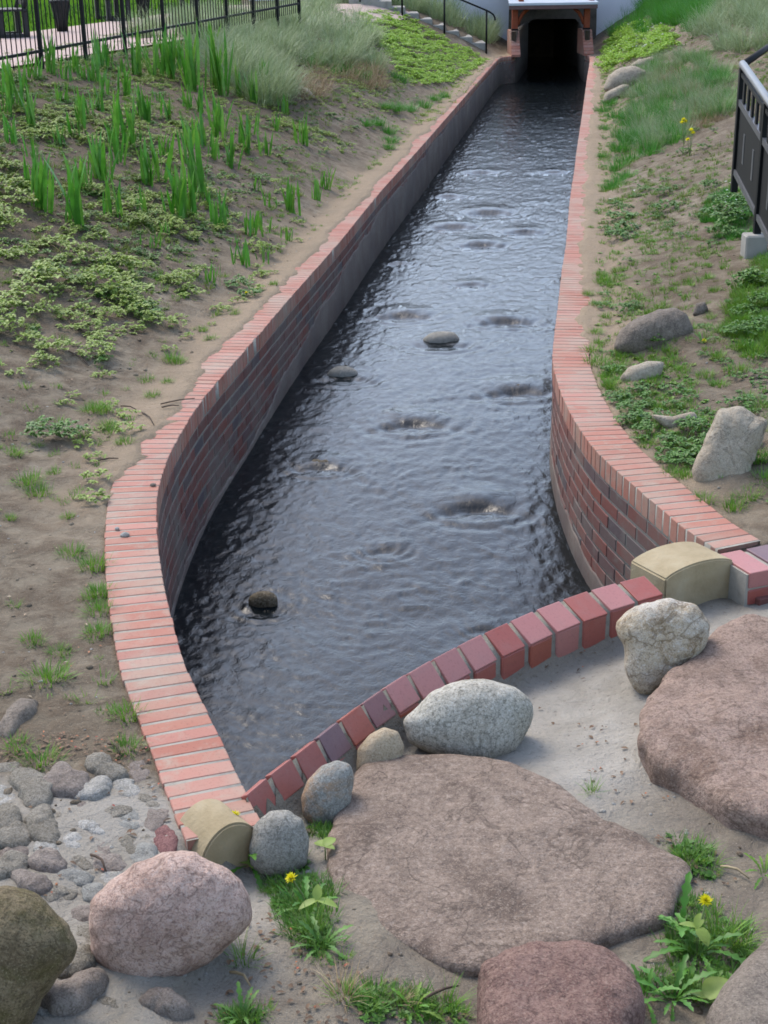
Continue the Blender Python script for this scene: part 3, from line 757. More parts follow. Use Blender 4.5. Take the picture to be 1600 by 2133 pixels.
# railing at the head of the steps, behind
hb = thing('railing', 'dark upper railing at the head of the concrete steps', 'railing')
for (px, py, D) in ((716, 14, 40), (742, 18, 39), (769, 4, 41), (790, 10, 39.5), (838, 6, 40), (690, 4, 41)):
    p = atD(px, py, D); obj('post', tube('post', [(p[0], p[1], p[2] - .25), (p[0], p[1], p[2] + .95)], .03, 8), M_black, hb)
a = atD(690, 4, 40); b_ = atD(838, 6, 40)
obj('rail', tube('rail', [(a[0], 40, a[2] + .95), (b_[0], 40, b_[2] + .97)], .025, 8), M_black, hb)

# ------------------------------------------------------------------ path, lawn, fence, benches above the left bank
FA, FB = np.array([-4.245, 17.0]), np.array([-2.70, 23.0]); FD = (FB - FA) / np.linalg.norm(FB - FA); FNv = np.array([FD[1], -FD[0]])
def sheet(name, poly, dz, mat, n=24):
    P0 = [np.array(p) for p in poly]; u = np.linspace(0, 1, n); v = np.linspace(0, 1, n); V = []
    for a in u:
        for b_ in v: V.append((P0[0] * (1 - a) + P0[1] * a) * (1 - b_) + (P0[3] * (1 - a) + P0[2] * a) * b_)
    V = np.array(V); z = G(V[:, 0], V[:, 1]) + dz
    idx = np.arange(n * n).reshape(n, n); Q = np.stack([idx[:-1, :-1], idx[1:, :-1], idx[1:, 1:], idx[:-1, 1:]], -1).reshape(-1, 4)
    return kind(obj(name, mesh(name, np.c_[V, z], Q, True), mat), 'structure')
pa = FA - FD * 6 - FNv * .35; pb = FB + FD * 16 - FNv * .35
EA, EB = np.array([-7.3, 20.0]), np.array([-3.7, 39.0]); ED = (EB - EA) / np.linalg.norm(EB - EA)
path_far = lambda y: EA[0] + (EB[0] - EA[0]) * (y - EA[1]) / (EB[1] - EA[1])
sheet('path', [pa, pb, EB, EA - ED * 9], .035, M_path, 40)
sheet('lawn', [EA - ED * 9, EB + ED * 1, (-9, 100), (-60, 100)], .03, M_lawn, 40)
sheet('lawn', [EA - ED * 9, (-60, 100), (-80, 60), (-40, 11)], .03, M_lawn, 30)
fe = thing('black_picket_fence', 'tall black metal picket fence along the path at the top of the left bank', 'fence')
FL = 1.262
pk = tube('picket', [(0, 0, 0), (0, 0, 1.25)], .0075, 5)
post_me = boxes('post', [(0, 0, .72, .045, .045, 1.5)], .003)
px_post = [84, 176, 259, 341, 412]
tpost = []
for q in px_post:
    best = min(np.linspace(-2, 14, 3000), key=lambda u: abs(proj((*(FA + FD * u), 1.5))[0][0] - q)); tpost.append(best)
dpost = np.mean(np.diff(tpost)); tp = [tpost[0] - 2 * dpost, tpost[0] - dpost] + tpost + [tpost[-1] + dpost * k for k in range(1, 5)]
fz = lambda u: 1.445 + .0175 * u
for i, u in enumerate(tp):
    p = FA + FD * u; obj('post', post_me, M_black, fe, (p[0], p[1], fz(u) - .32), (0, 0, math.atan2(FD[1], FD[0])))
for i in range(len(tp) - 1):
    a, b_ = tp[i], tp[i + 1]
    for dz, nm in ((0, 'bottom_rail'), (1.0, 'top_rail')):
        A, B = FA + FD * a, FA + FD * b_; L = np.linalg.norm(B - A)
        o = obj(nm, boxes(nm, [(0, 0, 0, L, .03, .035)]), M_black, fe, ((A[0] + B[0]) / 2, (A[1] + B[1]) / 2, (fz(a) + fz(b_)) / 2 + dz), (0, -math.atan2(fz(b_) - fz(a), L), math.atan2(FD[1], FD[0])))
    for k in range(1, 11):
        u = a + (b_ - a) * k / 11; p = FA + FD * u - FNv * .0
        obj('picket', pk, M_black, fe, (p[0], p[1], fz(u) - .16))
def bench(label, px, py, D, w, ang, table=False):
    p = atD(px, py, D); z = float(G(p[0], p[1])) + .035
    b = thing('park_bench', label, 'bench', (p[0], p[1], z), 'dark benches beside the pink path', (0, 0, ang))
    for s in (-1, 1):
        x = s * (w / 2 - .08)
        obj('leg', boxes('leg', [(x, -.2, .20, .09, .09, .40), (x, .2, .20, .09, .09, .40), (x, 0, .03, .09, .5, .06)], .005), M_bench, b)
        obj('armrest', boxes('armrest', [(x, -.02, .62, .08, .5, .05), (x, -.22, .5, .07, .06, .22)], .005), M_bench, b)
        obj('back_post', tube('back_post', [(x, .18, .38), (x, .34, .92)], .035, 6), M_bench, b)
    for k in range(4): obj('seat_slat', boxes('seat_slat', [(0, -.2 + .13 * k, .42, w, .11, .035)], .004), M_bench, b)
    for k in range(3): obj('back_slat', boxes('back_slat', [(0, .245 + .05 * k, .55 + .15 * k, w, .03, .12)], .004), M_bench, b)
    return b
bench('dark bench farthest left on the lawn edge behind the fence', 22, 74, 25.0, 1.0, -1.2)
bench('dark bench in the middle behind the fence, between the two bins', 236, 40, 31.0, 1.3, -1.2)
bench('dark bench farthest right behind the fence beside the grassy mound', 408, 24, 36.0, 1.2, -1.2)
def bin_(label, px, py, D):
    p = atD(px, py, D); z = float(G(p[0], p[1])) + .035
    b = thing('litter_bin', label, 'litter bin', (p[0], p[1], z), 'dark litter bins beside the path')
    prof = [(.075, 0), (.10, .2), (.15, .46), (.165, .5)]
    obj('basket', tube('basket', [(0, 0, z_) for _, z_ in prof], [r for r, _ in prof], 12), M_bench, b)
    obj('rim', tube('rim', [(0, 0, .485), (0, 0, .52)], .175, 12), M_bench, b)
    for k in range(10):
        a = k * math.pi / 5
        obj('stave', tube('stave', [(r * math.cos(a) * 1.05, r * math.sin(a) * 1.05, z_) for r, z_ in prof], .014, 4), M_bench, b)
bin_('dark tapering bin standing alone in front of the lawn, left of the other bin', 130, 64, 26.5)
bin_('dark tapering bin right of the middle bench behind the fence', 300, 36, 31.5)

# ------------------------------------------------------------------ the railing with sheet panels on the right
rl = thing('black_panel_railing', 'black steel railing with sheet panels and a grey tube rail on the right bank', 'railing')
A = np.array([3.07, 12.6]); B = np.array([2.957, 11.3]); zA, zB = 1.575, 1.415
dv = (B - A) / np.linalg.norm(B - A); ang = math.atan2(dv[1], dv[0]); sl = (zB - zA) / np.linalg.norm(B - A)
def rp(u, z): q = A + dv * u; return (q[0], q[1], zA + sl * u + z)
def slab(name, u0, u1, z0, z1, th, mat, par=rl):
    bm = bmesh.new(); nrm = np.array([-dv[1], dv[0]]) * th / 2; v = []
    for s in (-1, 1):
        for (u, z) in ((u0, z0), (u1, z0), (u1, z1), (u0, z1)):
            q = rp(u, z); v.append(bm.verts.new((q[0] + nrm[0] * s, q[1] + nrm[1] * s, q[2])))
    for f in ((0, 1, 2, 3), (7, 6, 5, 4), (0, 4, 5, 1), (1, 5, 6, 2), (2, 6, 7, 3), (3, 7, 4, 0)): bm.faces.new([v[i] for i in f])
    bmesh.ops.recalc_face_normals(bm, faces=bm.faces[:])
    return obj(name, bm_mesh(name, bm), mat, par)
Lp = float(np.linalg.norm(B - A))
for i, u in enumerate((0, Lp, 2 * Lp)):
    q = rp(u, 0); obj('post', boxes('post', [(q[0], q[1], q[2] - .53 - .01, .055, .055, 1.03)], .004), M_black, rl)
obj('top_rail', tube('top_rail', [rp(-.03, 0), rp(2 * Lp, 0)], .032, 10), M_rail, rl)
obj('return_rail', tube('return_rail', [rp(0, 0), (3.95, 15.0, 1.60), (5.2, 18.3, 1.65)], .032, 10), M_black, rl)
for i in range(2):
    u0, u1 = i * Lp + .03, (i + 1) * Lp - .03
    sp = slab('sheet_panel', u0, u1, -.88, -.30, .006, M_black)
    slab('middle_rail', u0, u1, -.325, -.275, .04, M_rail)
    slab('bottom_rail', u0, u1, -.90, -.855, .04, M_rail)
    slab('upper_rail', u0, u1, -.09, -.06, .03, M_black)
    for k, uu in enumerate(np.linspace(u0 + .16, u1 - .16, 5)):
        slab('ornament_bar', uu - .035, uu + .035, -.275, -.09, .02, M_black)
    for k, uu in enumerate((u0 + .35, u0 + .85)):
        o = slab('lattice_strip', uu - .03, uu + .03, -.72, -.48, .016, M_rail, sp)
ft = thing('concrete_footing', 'pale concrete footing block under the railing post on the right bank', 'footing')
obj('block', boxes('block', [(B[0] - .02, B[1] - .02, .29, .17, .17, .22)], .012), M_conc, ft)

# ------------------------------------------------------------------ rocks
RK = {
 'slab': rock_mat('rock_slab', [S(128,110,96), S(168,148,131), S(147,128,112)], (S(108,93,84), S(198,180,162)), .6, 4.0, .9),
 'slabr': rock_mat('rock_slab_red', [S(152,125,108), S(190,163,146), S(171,145,128)], (S(112,92,82), S(204,182,160)), .6, 5.0, 1.0),
 'slabd': rock_mat('rock_slab_dark', [S(140,107,97), S(168,135,122), S(152,120,109)], (S(96,76,68), S(194,168,150)), .6, 6.0, 1.0),
 'pink': rock_mat('rock_pink_granite', [S(194,158,138), S(240,208,190), S(216,182,164)], (S(140,112,102), S(228,208,196)), .6, 6.0, .9),
 'moss': rock_mat('rock_mossy', [S(122,106,80), S(150,134,104), S(132,118,90)], (S(70,62,46), S(166,152,122)), .5, 6.0, .8, S(98,92,52)),
 'granite': rock_mat('rock_pale_granite', [S(184,178,160), S(202,196,180), S(192,184,166)], (S(116,112,100), S(226,222,210)), .75, 6.0, .35),
 'tan': rock_mat('rock_tan', [S(186,164,132), S(200,180,150), S(190,172,142)], (S(140,116,88), S(216,202,178)), .4, 8.0, .35),
 'grey': rock_mat('rock_grey', [S(150,146,134), S(172,168,156), S(162,158,146)], (S(104,100,90), S(200,196,186)), .5, 8.0, .35),
 'lichen': rock_mat('rock_grey_lichen', [S(152,150,140), S(170,168,158), S(160,158,148)], (S(108,106,98), S(200,198,190)), .5, 8.0, .35, S(184,146,108)),
 'pied': rock_mat('rock_tan_white', [S(158,124,80), S(204,186,156), S(226,218,204)], (S(104,88,74), S(236,230,220)), .45, 3.0, .8),
 'bank': rock_mat('rock_bank_grey', [S(126,114,102), S(146,134,120), S(136,124,112)], (S(96,86,76), S(176,164,148)), .5, 6.0, .6),
 'pale': rock_mat('rock_bank_pale', [S(172,158,136), S(192,180,158), S(182,168,146)], (S(132,116,98), S(212,202,184)), .4, 5.0, .6),
 'wet': rock_mat('rock_wet', [S(96,84,62), S(122,108,84), S(108,98,76)], (S(60,52,40), S(196,188,172)), .5, 9.0, .4),
 'cpurple': rock_mat('cobble_purple', [S(146,134,122), S(172,160,147)], (S(100,84,82), S(184,168,160)), .4, 12, .6),
 'cblue': rock_mat('cobble_bluegrey', [S(146,144,135), S(168,166,156)], (S(96,98,98), S(182,182,178)), .4, 12, .5),
 'cred': rock_mat('cobble_red', [S(138,96,92), S(160,118,112)], (S(100,60,60), S(184,142,134)), .4, 12, .5),
 'cpale': rock_mat('cobble_pale', [S(176,172,160), S(200,196,186)], (S(130,126,116), S(220,216,208)), .4, 12, .6),
 'cgrey': rock_mat('cobble_grey', [S(146,138,122), S(174,166,150)], (S(92,86,76), S(186,178,164)), .5, 12, .7),
}
def sphere_dirs(n):
    bm = bmesh.new(); bmesh.ops.create_icosphere(bm, subdivisions=n, radius=1.0)
    V = np.array([v.co[:] for v in bm.verts]); F = np.array([[v.index for v in f.verts] for f in bm.faces]); bm.free(); return V, F
SPH = {n: sphere_dirs(n) for n in (2, 3, 4, 5, 6)}
def blob(name, P3, C, nrm, T, sub, n=2.0, rough=.05, seed=0, low=None, facet=0.0, push=None):
    """a stone whose girdle runs through the points P3; nrm is the axis across it, T its half thickness, n how flat its faces are"""
    V, F = SPH[sub]; P3 = np.asarray(P3, float); C = np.asarray(C, float)
    nrm = np.asarray(nrm, float) / np.linalg.norm(nrm)
    a = P3[0] - C; a = a - nrm * (a @ nrm); a /= np.linalg.norm(a); b = np.cross(nrm, a)
    R = P3 - C; ang = np.unwrap(np.arctan2(R @ b, R @ a)); 
    if ang[-1] < ang[0]: P3 = P3[::-1]; R = R[::-1]; ang = np.unwrap(np.arctan2(R @ b, R @ a))
    ang = np.mod(np.arctan2(R @ b, R @ a), 2 * math.pi); o = np.argsort(ang); ang = ang[o]; rad = np.sqrt((R @ a) ** 2 + (R @ b) ** 2)[o]; hh = (R @ nrm)[o]
    A3 = np.r_[ang - 2 * math.pi, ang, ang + 2 * math.pi]
    th = np.mod(np.arctan2(V[:, 1], V[:, 0]), 2 * math.pi)
    kk = np.linspace(0, 2 * math.pi, 145); rr = np.interp(kk, A3, np.tile(rad, 3)); h_ = np.interp(kk, A3, np.tile(hh, 3))
    ker = np.array([1, 2, 3, 2, 1.0]); ker /= ker.sum()
    sm = lambda q: np.convolve(np.r_[q[-3:-1], q, q[1:3]], ker, 'valid')
    rr, h_ = sm(rr), sm(h_)
    rr = rr * (1 + .5 * rough * fbm(np.cos(kk) * 3.1, np.sin(kk) * 3.1, s=seed + 101, o=4) * 1.8)
    r = np.interp(th, kk, rr); h0 = np.interp(th, kk, h_)
    lat = np.sqrt(V[:, 0] ** 2 + V[:, 1] ** 2)
    e = 2.0 / n
    rho = lat ** 1.0; zz = np.sign(V[:, 2]) * np.abs(V[:, 2])
    g = (np.abs(rho) ** n + np.abs(zz) ** n) ** (-1.0 / n)
    rho, zz = rho * g, zz * g
    P = C + (rho * r)[:, None] * (np.cos(th)[:, None] * a + np.sin(th)[:, None] * b) + (zz * T + h0 * rho)[:, None] * nrm
    size = rad.mean()
    q = P / size
    d = fbm(q[:, 0] * 1.1, q[:, 1] * 1.1, q[:, 2] * 1.1, s=seed * 7 + 3, o=3) * .9 + .5 * fbm(q[:, 0] * 4, q[:, 1] * 4, q[:, 2] * 4, s=seed * 7 + 5, o=5)
    d = d + .5 * fbm(q[:, 0] * 2.2 + 9, q[:, 1] * 2.2, q[:, 2] * 2.2, s=seed * 7 + 19, o=2) * .6 + .34 * ridged(q[:, 0] * 2.3 + q[:, 2], q[:, 1] * 2.3 - q[:, 2], seed + 55, 4)
    if facet:
        fd = np.round(fbm(q[:, 0] * 1.3, q[:, 1] * 1.3, q[:, 2] * 1.3, s=seed * 7 + 9, o=2) * 5) / 5
        d = d + facet * fd
    out = (P - C); out /= np.linalg.norm(out, axis=1)[:, None] + 1e-9
    w = 0.35 + .65 * np.abs(zz)
    P = P + out * (d * rough * size * w)[:, None]
    Cc = P.mean(0); 
    return mesh(name, P - Cc, F, True), Cc
def px_outline(pts, n=64):
    p = np.array(pts, float); p = np.vstack([p, p[:1]]); s = np.r_[0, np.cumsum(np.linalg.norm(np.diff(p, axis=0), axis=1))]
    u = np.linspace(0, s[-1], n, endpoint=False); return np.stack([np.interp(u, s, p[:, 0]), np.interp(u, s, p[:, 1])], 1)
def boulder(label, pts, matk, T, mode='view', n=2.2, rough=.05, sub=5, seed=0, zc=None, facet=0.0, cat='boulder', name='boulder', group=None, D=None):
    q = px_outline(pts)
    cx, cy = (q[:, 0].min() + q[:, 0].max()) / 2, (q[:, 1].min() + q[:, 1].max()) / 2
    if mode == 'view':
        lowp = ground_at(cx, q[:, 1].max() - 2)
        Dd = (lowp[1] + (1.25 if lowp[1] > 6 else .6) * T) if D is None else D
        q = q.copy(); k_ = q[:, 1] > cy; q[k_, 1] += .13 * (q[k_, 1] - cy)
        c0 = atD(cx, cy, Dd); v = c0 - CO; v /= np.linalg.norm(v)
        k = v @ CW
        depth = (c0 - CO) @ CW
        P3 = np.array([CO + ray(x, y) * depth for x, y in q]); C = CO + ray(cx, cy) * depth; nrm = -v
    else:
        P3 = at(q[:, 0], q[:, 1], zc); C = P3.mean(0); nrm = np.array([0, 0, 1.0])
    me, Cc = blob(name, P3, C, nrm, T, sub, n, rough, seed, facet=facet)
    o = obj(name, me, RK[matk], None, Cc); return tag(o, label, cat, group)
boulder('huge flat reddish slab filling the middle of the foreground', [(735,1640),(800,1625),(900,1618),(1000,1622),(1080,1650),(1150,1690),(1230,1740),(1300,1780),(1370,1825),(1425,1850),(1438,1868),(1410,1900),(1400,1950),(1360,1990),(1300,2020),(1240,2035),(1150,2060),(1000,2085),(900,2065),(820,2020),(740,1975),(700,1920),(686,1860),(692,1780),(712,1700)], 'slab', .13, 'flat', 11.0, .06, 6, 1, -.192, .7, 'slab', 'stone_slab')
boulder('large reddish slab cut off by the right edge below the tan and white boulder', [(1600,1350),(1560,1345),(1500,1375),(1440,1430),(1380,1500),(1342,1545),(1335,1580),(1350,1625),(1380,1665),(1430,1695),(1480,1725),(1510,1755),(1560,1780),(1640,1800),(1780,1760),(1820,1600),(1780,1420)], 'slabr', .17, 'flat', 10.0, .07, 6, 2, -.16, .9, 'slab', 'stone_slab')
boulder('dark red rock cut off by the bottom edge in front of the huge slab', [(1003,2080),(1040,2050),(1120,2038),(1210,2040),(1270,2060),(1310,2100),(1340,2150),(1300,2260),(1150,2300),(1020,2260),(992,2150)], 'slabd', .17, 'flat', 4.5, .08, 6, 3, -.08, .5)
boulder('grey brown rock in the bottom right corner', [(1720,1940),(1640,1965),(1590,2000),(1545,2045),(1500,2095),(1470,2150),(1480,2280),(1740,2320)], 'bank', .14, 'flat', 3.0, .05, 5, 4, -.06, .25)
boulder('pink granite boulder, rounded, between the cobbles and the yellow dandelions', [(190,1930),(195,1880),(228,1832),(288,1790),(350,1778),(410,1780),(462,1802),(502,1842),(526,1880),(532,1905),(505,1938),(472,1972),(420,2002),(360,2032),(292,2046),(236,2030),(200,1985)], 'pink', .15, 'view', 2.5, .07, 6, 5, None, .5)
boulder('brown mossy boulder cut off by the left edge below the cobbles', [(-60,1880),(0,1845),(50,1852),(100,1885),(140,1925),(157,1965),(147,2000),(112,2042),(82,2080),(60,2125),(20,2165),(-80,2185),(-120,2000)], 'moss', .17, 'view', 2.4, .07, 6, 6, None, .4)
boulder('pale speckled granite boulder shaped like an egg against the curved wall', [(838,1500),(860,1480),(900,1440),(950,1418),(1010,1413),(1070,1430),(1105,1455),(1113,1480),(1100,1520),(1070,1560),(1020,1588),(960,1580),(890,1560),(850,1540)], 'granite', .13, 'view', 2.3, .03, 6, 7)
boulder('small tan stone left of the egg shaped granite boulder', [(742,1600),(745,1560),(770,1530),(800,1515),(830,1525),(843,1555),(835,1590),(800,1612),(765,1617)], 'tan', .06, 'view', 2.3, .03, 5, 8)
boulder('grey stone with orange lichen spots beside the small tan stone', [(628,1660),(640,1625),(670,1595),(700,1583),(730,1590),(738,1620),(730,1670),(700,1712),(650,1712),(630,1690)], 'lichen', .07, 'view', 2.3, .03, 5, 9)
boulder('round grey brown stone behind the dandelion leaves', [(518,1765),(530,1718),(560,1690),(600,1686),(630,1706),(645,1750),(638,1795),(600,1822),(550,1818),(522,1800)], 'grey', .08, 'view', 2.3, .03, 5, 10)
boulder('tan and white angular boulder in front of the right sandstone block', [(1282,1300),(1300,1275),(1340,1255),(1400,1247),(1450,1258),(1480,1300),(1478,1335),(1450,1370),(1400,1412),(1350,1440),(1325,1436),(1305,1400),(1300,1350),(1285,1325)], 'pied', .13, 'view', 2.8, .05, 6, 11, None, .25)
boulder('upright pale slab leaning on the right bank above the pink coping', [(1450,955),(1478,895),(1500,852),(1525,845),(1555,850),(1580,870),(1600,880),(1580,930),(1566,960),(1562,1000),(1535,1022),(1490,1020),(1452,1004),(1442,975)], 'pale', .17, 'view', 3.2, .08, 6, 12, None, .5)
boulder('rounded grey boulder half buried in the right bank', [(1276,725),(1290,690),(1320,665),(1370,645),(1405,640),(1425,652),(1445,682),(1432,712),(1380,730),(1320,737)], 'bank', .16, 'view', 2.3, .05, 5, 13)
boulder('pale flat stone below the rounded grey boulder on the right bank', [(1290,787),(1310,765),(1350,752),(1385,753),(1378,785),(1345,802),(1310,806)], 'pale', .10, 'view', 2.6, .05, 4, 14, None, .3)
boulder('flat wedge shaped stone among weeds left of the upright slab', [(1352,862),(1400,868),(1445,857),(1455,868),(1435,906),(1412,902),(1380,886)], 'pale', .08, 'view', 3.0, .05, 4, 15, None, .4)
boulder('grey white boulder farther up the right bank, largest of the three there', [(1256,184),(1265,160),(1290,142),(1320,137),(1348,148),(1340,168),(1306,182),(1270,192)], 'pale', .28, 'view', 2.4, .06, 5, 16, None, .3)
boulder('pale pointed boulder just below the largest far boulder on the right bank', [(1256,213),(1260,193),(1298,175),(1312,178),(1302,197),(1275,210)], 'pale', .2, 'view', 2.4, .06, 4, 17, None, .3)
boulder('small pale boulder behind the largest far boulder on the right bank', [(1310,138),(1330,124),(1362,118),(1372,134),(1350,146),(1325,146)], 'pale', .2, 'view', 2.4, .06, 4, 18, None, .3)
boulder('pale stone poking out of the left bank below the blue grass mound', [(615,184),(630,178),(645,188),(660,204),(642,206),(625,196)], 'pale', .12, 'view', 2.4, .05, 4, 19)
boulder('brown grey stone half sunk in the soil above the cobbles at the left edge', [(-10,1540),(15,1495),(48,1466),(82,1468),(80,1492),(50,1518),(22,1556)], 'bank', .06, 'flat', 2.4, .08, 5, 20, -.03, .4)
boulder('small dull stone on the right bank just above the grey boulder', [(1442,655),(1450,632),(1468,628),(1476,645),(1466,658)], 'bank', .05, 'view', 2.4, .05, 4, 21)

# stones in the stream
for i, (p, a) in enumerate(zip(WP, WST)):
    sc_ = FPX / ((p - CO) @ CW); hw = a[2] / sc_
    if a[4] < -.0045 and a[5] in ('grey', 'dark'): T = .05; zc = p[2] - T - .005
    T = hw * .55; zc = p[2] + a[4] - T * .80
    dep = hw * .62
    ang = np.linspace(0, 2 * math.pi, 48, endpoint=False)
    P3 = np.array([p[0], p[1], zc]) + np.stack([hw * np.cos(ang), dep * np.sin(ang), 0 * ang], 1)
    me, Cc = blob('stream_stone', P3, (p[0], p[1], zc), (0, 0, 1), T * (1.25 if a[4] > .01 else 1.0), 4, 2.4, .07, 30 + i, facet=.25)
    lab = {0: 'pale grey stone standing clear of the water in mid stream', 1: 'two toned stone breaking the water near the left wall, upstream of the tan one', 2: 'wet tan stone with a white top in the dark water at the near left',
           3: 'low tan stone awash left of mid stream', 4: 'broad brown stone washed over by the stream just below the pale grey stone', 5: 'reddish stone awash in mid stream, the nearest in the middle',
           6: 'dark stone with a hollow behind it, right of centre above the pale grey stone', 7: 'dark stone under broken water beside the bend of the right wall', 8: 'dark stone awash between the pale grey stone and the right wall',
           9: 'dark grey stone awash left of its pair in the upper stream', 10: 'dark stone awash right of its pair in the upper stream', 11: 'flat grey stone awash near the left wall above the two toned one',
           15: 'dark stone in the water just behind the middle of the curved wall', 16: 'broad sunken stone under the arched ripple at the near right'}.get(i)
    o = obj('stream_stone', me, RK['wet' if i in (2, 3, 4, 5, 7, 15, 16, 6) else 'grey'], None, Cc)
    lab = lab or {12: 'small grey stone awash in the upper stream above the pair of dark ones', 13: 'small grey stone awash near the left wall in the upper stream', 14: 'small dark stone close under the left wall in mid stream', 17: 'grey stone awash just below the pair of dark ones', 18: 'farthest small stone close to the right wall', 19: 'farthest small stone near the middle of the stream'}.get(i)
    if lab: tag(o, lab, 'stone', 'stones in the stream')
    else: tag(o, 'small stone just breaking the surface in the far part of the stream', 'stone', 'stones in the stream')

# cobbles set in mortar at the lower left
COB = [(71,1647,40,33,'cgrey'),(136,1632,38,31,'cpurple'),(217,1600,33,22,'cgrey'),(290,1603,27,18,'cpurple'),(197,1645,32,21,'cpale'),(260,1640,28,15,'cpale'),(312,1666,23,13,'cgrey'),(165,1682,21,13,'cpurple'),(245,1688,25,13,'cgrey'),(325,1702,25,20,'cpurple'),(270,1707,26,17,'cblue'),(342,1746,26,24,'cred'),(92,1722,33,33,'cgrey'),(22,1728,37,38,'cgrey'),(12,1660,24,30,'cpale'),(187,1722,26,11,'cpale'),(150,1750,22,15,'cpale'),(95,1766,23,17,'cpale'),(212,1760,23,17,'cpurple'),(270,1757,20,19,'cgrey'),(305,1784,30,21,'cblue'),(100,1797,32,19,'cpurple'),(225,1797,30,19,'cpurple'),(165,1793,22,12,'cgrey'),(68,1842,34,17,'cpurple'),(152,1827,30,17,'cblue'),(240,1830,27,14,'cpale'),(202,1862,30,18,'cblue'),(25,1808,33,23,'cgrey'),(28,1776,30,15,'cpurple'),(115,1855,22,14,'cgrey'),(161,2010,34,24,'cgrey'),(155,2082,58,30,'cpurple'),(95,2055,28,24,'cgrey'),(176,1940,22,18,'cgrey'),(345,2098,42,18,'cpurple'),(180,1902,26,16,'cpurple'),(20,1600,26,14,'cgrey'),(48,1690,16,10,'cgrey'),(130,1695,18,11,'cgrey'),(215,1715,16,9,'cgrey'),(240,1770,14,9,'cblue'),(185,1775,14,9,'cgrey'),(60,1795,16,10,'cblue'),(130,1770,13,9,'cgrey'),(140,1860,18,10,'cgrey'),(265,1815,16,9,'cgrey'),(300,1745,18,10,'cgrey'),(-30,1700,30,26,'cgrey'),(-35,1770,34,22,'cpurple'),(-25,1820,22,16,'cgrey'),(118,1975,20,13,'cpurple'),(225,2085,22,14,'cgrey'),(90,2110,26,14,'cblue'),(290,1700,12,9,'cpale'),(170,1655,14,9,'cgrey')]
cp = thing('cobbled_apron', 'patch of rough cobbles set in mortar beside the near end of the left coping', 'cobbles')
for i, (x, y, rx, ry, k) in enumerate(COB):
    p = ground_at(x, y); r = random.Random(i); rot = r.uniform(-.35, .35)
    ang = np.linspace(0, 2 * math.pi, 24, endpoint=False)
    w = 1 + .16 * np.cos(2 * ang + r.uniform(0, 6)) + .10 * np.cos(3 * ang + r.uniform(0, 6)) + .05 * np.cos(5 * ang + r.uniform(0, 6))
    ex, ey = rx * w * np.cos(ang), ry * w * np.sin(ang)
    P3 = at(x + ex * math.cos(rot) - ey * math.sin(rot), y + ex * math.sin(rot) + ey * math.cos(rot), p[2])
    P3[:, 2] -= .016; C0 = P3.mean(0); P3 = C0 + (P3 - C0) * 1.22
    C = P3.mean(0); T = min(.045, .55 * rx / 650) * (1.0 + .6 * (rx > 31))
    me, Cc = blob('cobble', P3, C, (r.uniform(-.12, .12), r.uniform(-.15, .05), 1), T, 4 if rx > 20 else 3, 3.0, .17, 60 + i, facet=.9)
    obj('cobble', me, RK[k], cp, Cc)


# ------------------------------------------------------------------ plants
def blades(P, az, L, W, lean, curve, ns=3, r=None):
    """ribbons: base points P (n,3), heading az, length L, width W, lean from upright at the foot and extra bend to the tip (radians)"""
    n = len(P); V = np.zeros((n, (ns + 1) * 2, 3)); pos = P.copy()
    side = np.stack([-np.sin(az), np.cos(az), 0 * az], 1)
    for i in range(ns + 1):
        w = W * (1 - (i / ns) ** 1.6 * .9) * .5
        V[:, 2 * i] = pos - side * w[:, None]; V[:, 2 * i + 1] = pos + side * w[:, None]
        a = lean + curve * (i + .5) / ns
        pos = pos + np.stack([np.sin(a) * np.cos(az), np.sin(a) * np.sin(az), np.cos(a)], 1) * (L / ns)[:, None]
    base = (np.arange(n) * (ns + 1) * 2)[:, None]
    F = np.concatenate([base + np.array([[2 * i, 2 * i + 1, 2 * i + 3, 2 * i + 2]]) for i in range(ns)], 0)
    return V.reshape(-1, 3), F
def leaves(P, az, el, L, W, fold=.3, droop=.3):
    """folded leaves of six faces: el is the rise of the leaf at its foot"""
    n = len(P); d = np.stack([np.cos(az) * np.cos(el), np.sin(az) * np.cos(el), np.sin(el)], 1)
    s = np.stack([-np.sin(az), np.cos(az), 0 * az], 1); u = np.cross(d, s)
    dn = np.array([0, 0, -1.0])
    pts = []
    for (t, w) in ((0, .04), (.3, .8), (.62, .9), (1, 0)):
        c = P + d * (L * t)[:, None] + dn * (droop * L * t * t)[:, None]
        up = u * (W * w * fold * .5)[:, None]; sd = s * (W * w * .5)[:, None]
        pts += [c - sd + up, c, c + sd + up] if t < 1 else [c]
    V = np.stack(pts, 1); b = (np.arange(n) * 10)[:, None]
    Q = np.concatenate([b + np.array([[0, 1, 4, 3]]), b + np.array([[1, 2, 5, 4]]), b + np.array([[3, 4, 7, 6]]), b + np.array([[4, 5, 8, 7]])])
    T = np.concatenate([b + np.array([[6, 7, 9]]), b + np.array([[7, 8, 9]])])
    return V.reshape(-1, 3), Q, T
def join(parts):
    """[(V, F...)] to one V and lists of faces by size"""
    V = []; by = {}; o = 0
    for p in parts:
        for f in p[1:]:
            if len(f): by.setdefault(f.shape[1], []).append(f + o)
        V.append(p[0]); o += len(p[0])
    return np.vstack(V), [np.vstack(f) for f in by.values()]
R_ = np.random.default_rng(23)
U = lambda a, b, n: R_.uniform(a, b, n)
def tuft_mesh(name, n, L, W, spread, lean, curve=.5, ns=3):
    a = U(0, 6.28, n); r = spread * np.sqrt(U(0, 1, n)); P = np.stack([r * np.cos(a), r * np.sin(a), 0 * a - .01], 1)
    return mesh(name, *blades(P, a + U(-.8, .8, n), L * U(.5, 1.1, n), W * U(.7, 1.2, n), lean * U(.1, 1, n) * (.3 + r / spread), curve * U(.2, 1.2, n), ns))
